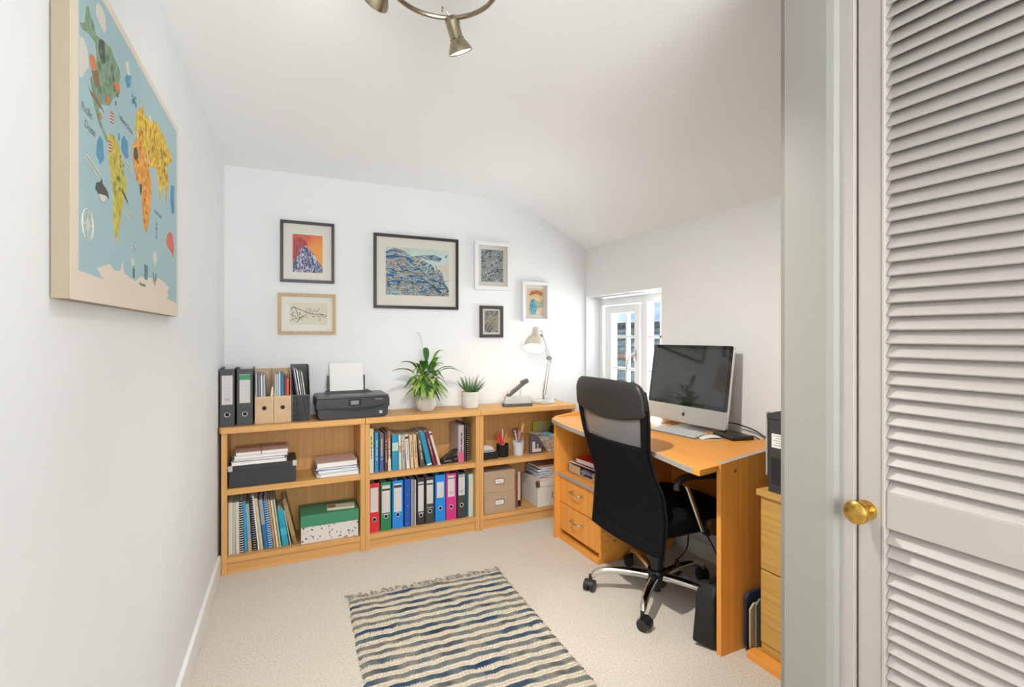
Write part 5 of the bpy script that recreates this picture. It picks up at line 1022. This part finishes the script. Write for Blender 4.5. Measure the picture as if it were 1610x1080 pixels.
# ================================================================== FLOOR THINGS BY THE DESK
t = thing('fabric_bag', 'black bag standing on the carpet inside the desk end panel', 'bag', (1.525, 1.455, 0))
bg_ = MB().add([(.05, 0, 0), (.27, 0, 0), (.27, .10, 0), (-.005, .075, .02), (.03, .0, .20), (.27, 0, .232), (.27, .11, .232), (.03, .085, .215), (.055, .01, .245), (.25, .02, .26), (.25, .09, .26), (.065, .07, .25)],
    [(0, 3, 2, 1), (0, 1, 5, 4), (1, 2, 6, 5), (2, 3, 7, 6), (3, 0, 4, 7), (4, 5, 9, 8), (5, 6, 10, 9), (6, 7, 11, 10), (7, 4, 8, 11), (8, 9, 10, 11)])
build('body', bg_, mat('nylon_black', (.006, .006, .006), .6, bump=(40, .3, .006)), t, bevel=.008, smooth=True)
build('zip', MB().tube([(.06, .045, .250), (.16, .05, .262), (.245, .055, .262)], .003, 6), blackm, t)
for i, (x, y, rz, l) in enumerate(((1.905, 2.02, 20, 'black plug with pale print hanging at the left under the desk'), (1.99, 1.82, -15, 'black plug with pale print on the floor near the desk end panel'))):
    t = thing('power_plug', l, 'plug', (x, y, .001), (0, 0, R(rz)))
    build('body', MB().box((-.02, -.015, 0), (.02, .015, .055)).box((-.012, -.008, .055), (.012, .008, .075)), black, t, bevel=.005)
    m = MB()
    for q in range(4): m.box((-.0208, -.009, .014 + q * .009), (-.02, .009, .018 + q * .009))
    build('print', m, wp, t)
for pts, c, l, rr3 in (([(1.905, 2.02, .076), (1.92, 1.98, .12), (1.96, 1.99, .17), (2.05, 2.1, .26), (2.09, 2.15, .30)], black, 'black lead rising from the hanging plug to the desk', .0035), ([(1.99, 1.82, .078), (2.02, 1.84, .10), (2.08, 1.95, .16), (2.10, 2.1, .25), (2.09, 2.2, .28)], black, 'black lead running from the floor plug up to the cable tray', .0035),
        ([(1.96, 2.09, .004), (1.90, 1.92, .004), (1.98, 1.76, .004), (2.08, 1.70, .02), (2.10, 1.78, .08), (2.09, 1.9, .2)], mat('grey_cable', (.45, .44, .42), .5), 'pale grey cable looping over the carpet under the desk', .003),
        ([(1.93, 2.2, .004), (1.88, 2.13, .02), (1.90, 2.12, .10), (2.0, 2.15, .2)], mat('grey_cable', (.45, .44, .42), .5), 'thin pale cable hanging beside the drawers', .0022)):
    tag(build('cable', MB().tube(pts, rr3, 6, sub=2), c, smooth=True), l, 'cable')
# folders on the floor between desk and cabinet
for nm, y, x0, x1, h, w, c, l in (('document_folder', 1.402, 1.680, 1.93, .232, .012, colour('navy_folder', (.012, .025, .06)), 'dark navy folder standing on the floor against the desk end panel'), ('document_folder', 1.386, 1.684, 1.90, .195, .008, card, 'brown card folder on the floor beside the navy one'), ('document_folder', 1.372, 1.699, 1.92, .215, .007, colour('grey_folder', (.16, .17, .15)), 'grey folder on the floor tight against the filing cabinet')):
    tag(build(nm, MB().prism([(x0 + .01, 0), (x1, 0), (x1, h), (x0 + .02, h), (x0, h - .02), (x0, .03)], y, y + w, 'y'), c, None, bevel=.001), l, 'folder')
# ================================================================== FILING CABINET AND TOWER
t = thing('filing_cabinet', 'oak two-drawer filing cabinet at the right, partly behind the cupboard', 'filing cabinet', (1.70, .86, 0))
build('carcass', MB().box((.02, 0, .03), (.42, .495, .630)), fcy, t, bevel=.001)
build('top', MB().box((-.012, -.002, .632), (.43, .505, .656)), fcy, t, bevel=.002)
build('plinth', MB().box((-.045, 0, 0), (.02, .52, .030)), dky, t, bevel=.002)
for z0, z1 in ((.352, .630), (.068, .346)):
    dd = build('drawer', MB().box((0, .002, z0), (.02, .493, z1)), fcy, t, bevel=.001)
    build('handle', MB().tube([(0, .18, z1 - .07), (-.025, .18, z1 - .07), (-.025, .30, z1 - .07), (0, .30, z1 - .07)], .005, 8), steel, dd, smooth=True)
build('kick_strip', MB().box((.004, .002, .034), (.02, .493, .064)), fcy, t)
tw_ = mat('tower_black', (.040, .042, .045), .35)
t = thing('computer_tower', 'black office machine with a white sticker standing on the filing cabinet', 'office machine', (1.70, .90, .6565))
build('body', MB().box((.004, 0, 0), (.34, .425, .275)), tw_, t, bevel=.004)
build('top_cover', MB().prism([(0, .275), (.43, .275), (.43, .295), (.36, .315), (.20, .322), (0, .322)], .0, .34, 'x'), tw_, t, bevel=.004)
build('side_strip', MB().box((.0, .425, .06), (.02, .432, .30)), mat('strip_grey', (.35, .34, .32), .4), t, bevel=.002)
build('slot', MB().box((.0005, .30, .286), (.003, .405, .300)), mat('slot_grey', (.28, .28, .28), .4), t)
lbm = MB().box((.0028, .355, .170), (.0042, .408, .222)); lbm.mat(1)
for q in range(5): lbm.box((.002, .360, .178 + q * .009), (.0029, .40 - .01 * (q % 2), .1805 + q * .009))
build('sticker', lbm, [white, greyink], t)
build('lower_vent', MB().box((.003, .03, .03), (.0045, .41, .13)), mat('vent_black', (.02, .02, .022), .25), t)
# ================================================================== CEILING SPOTLIGHT RING
t = thing('ceiling_spotlight', 'round antique-brass ceiling fitting with swivelling spotlights', 'ceiling light', (.388, 1.235, 2.145))
build('ring', MB().torus((0, 0, 0), .138, .0065, 'z', 56, 8), bronze, t, smooth=True)
build('crossbar', MB().cyl((-.138, 0, 0), (.138, 0, 0), .005, n=8), bronze, t)
build('rose', MB().lathe([(.012, .0), (.02, .04), (.055, .07), (.06, .09)], n=28), bronze, t, smooth=True)
def spot(ang, direction, watts):
    base = Vector((.138 * math.cos(ang), .138 * math.sin(ang), -.004)); d = Vector(direction).normalized(); M_ = d.to_track_quat('Z', 'Y').to_matrix(); c0 = base + Vector((0, 0, -.012)) + d * -.012
    h = build('spot_head', MB().lathe([(.014, -.006), (.0185, 0), (.019, .008), (.0185, .050), (.022, .058), (.033, .078), (.0345, .088), (.032, .088), (.029, .078), (.016, .054)], c0, 28, M_), bronze, t, smooth=True)
    build('bulb_face', MB().lathe([(.031, .081), (.031, .085), (.02, .087)], c0, 24, M_), mat('spot_lit', (1, 1, 1), .3, emit=((1, .93, .82), 3.5)), h)
    for k in range(7):
        o_ = build('vent_slot', MB().prism([(-.004, .0505), (.004, .0505), (.004, .0535), (-.004, .0535)], .0186, .0196, 'x'), blackm, h); o_.data.transform(Matrix.Translation(c0) @ M_.to_4x4() @ Matrix.Rotation(k * 2 * math.pi / 7, 4, 'Z'))
    build('knuckle', MB().cyl(base + Vector((.018, 0, 0)), base + Vector((.018, 0, -.032)), .0045, n=8), bronze, h)
    build('pivot', MB().cyl(base, c0, .005, n=8), bronze, h)
    build('lead', MB().tube([c0, c0 - d * .02 + Vector((-.02, 0, .012)), base + Vector((-.03, 0, .012))], .002, 6, sub=1), bronze, h)
    L = lamp('SPOT', 'spotlight', Vector(t.location) + c0 + d * .09, d.to_track_quat('-Z', 'Y').to_euler(), watts, (1, .96, .90), spot_size=R(140), spot_blend=.9, shadow_soft_size=.03)
spot(R(62), (.10, .05, -.22), 80); spot(R(178), (-.20, .60, -.34), 3); spot(R(285), (-.12, -.22, -.30), 6)
# ------------------------------------------------------------------ groups of repeats
for o in list(COL.objects):
    if o.parent or 'category' not in o.keys() or 'group' in o.keys() or o.get('kind'): continue
    c = o['category']; x, y, z = o.location; g = None
    if c in ('book', 'notebook', 'magazine'):
        if x < .47 and z < .3: g = 'books and notebooks in the bottom bay of the left bookcase'
        elif .47 < x < 1.184: g = 'books on the upper shelf of the middle bookcase'
        elif y > 3 and z < .3: g = 'magazines beside the kraft boxes'
    elif c == 'folder':
        if z > .76: g = 'folders in the magazine files'
        elif y < 2: g = 'folders on the floor by the cabinet'
        elif x > 1.5: g = 'pile of papers on the white box'
        elif .47 < x: g = 'folders among the lever arch files'
        elif z > .55: g = 'pile of papers on the black box'
        elif z > .4: g = 'pile of papers at the right of the left bookcase'
    elif c == 'lever arch file': g = 'lever arch files on the bookcase top' if z > .7 else 'lever arch files in the middle bookcase'
    elif c in ('pen', 'marker pen', 'paint brush', 'scissors'): g = 'pens in the black pot' if x < 1.44 else 'pens in the white pot'
    elif c in ('picture', 'bookcase', 'storage box', 'magazine file', 'pen pot', 'potted plant', 'plug', 'cable'):
        g = {'picture': 'framed pictures on the far wall', 'bookcase': 'low bookcases along the far wall', 'storage box': 'storage boxes in the bookcases', 'magazine file': 'magazine files on the bookcase top', 'pen pot': 'pen pots on the shelf', 'potted plant': 'potted plants on the bookcase', 'plug': 'plugs under the desk', 'cable': 'cables around the desk'}[c]
    if g: o['group'] = g
bpy.context.view_layer.update()
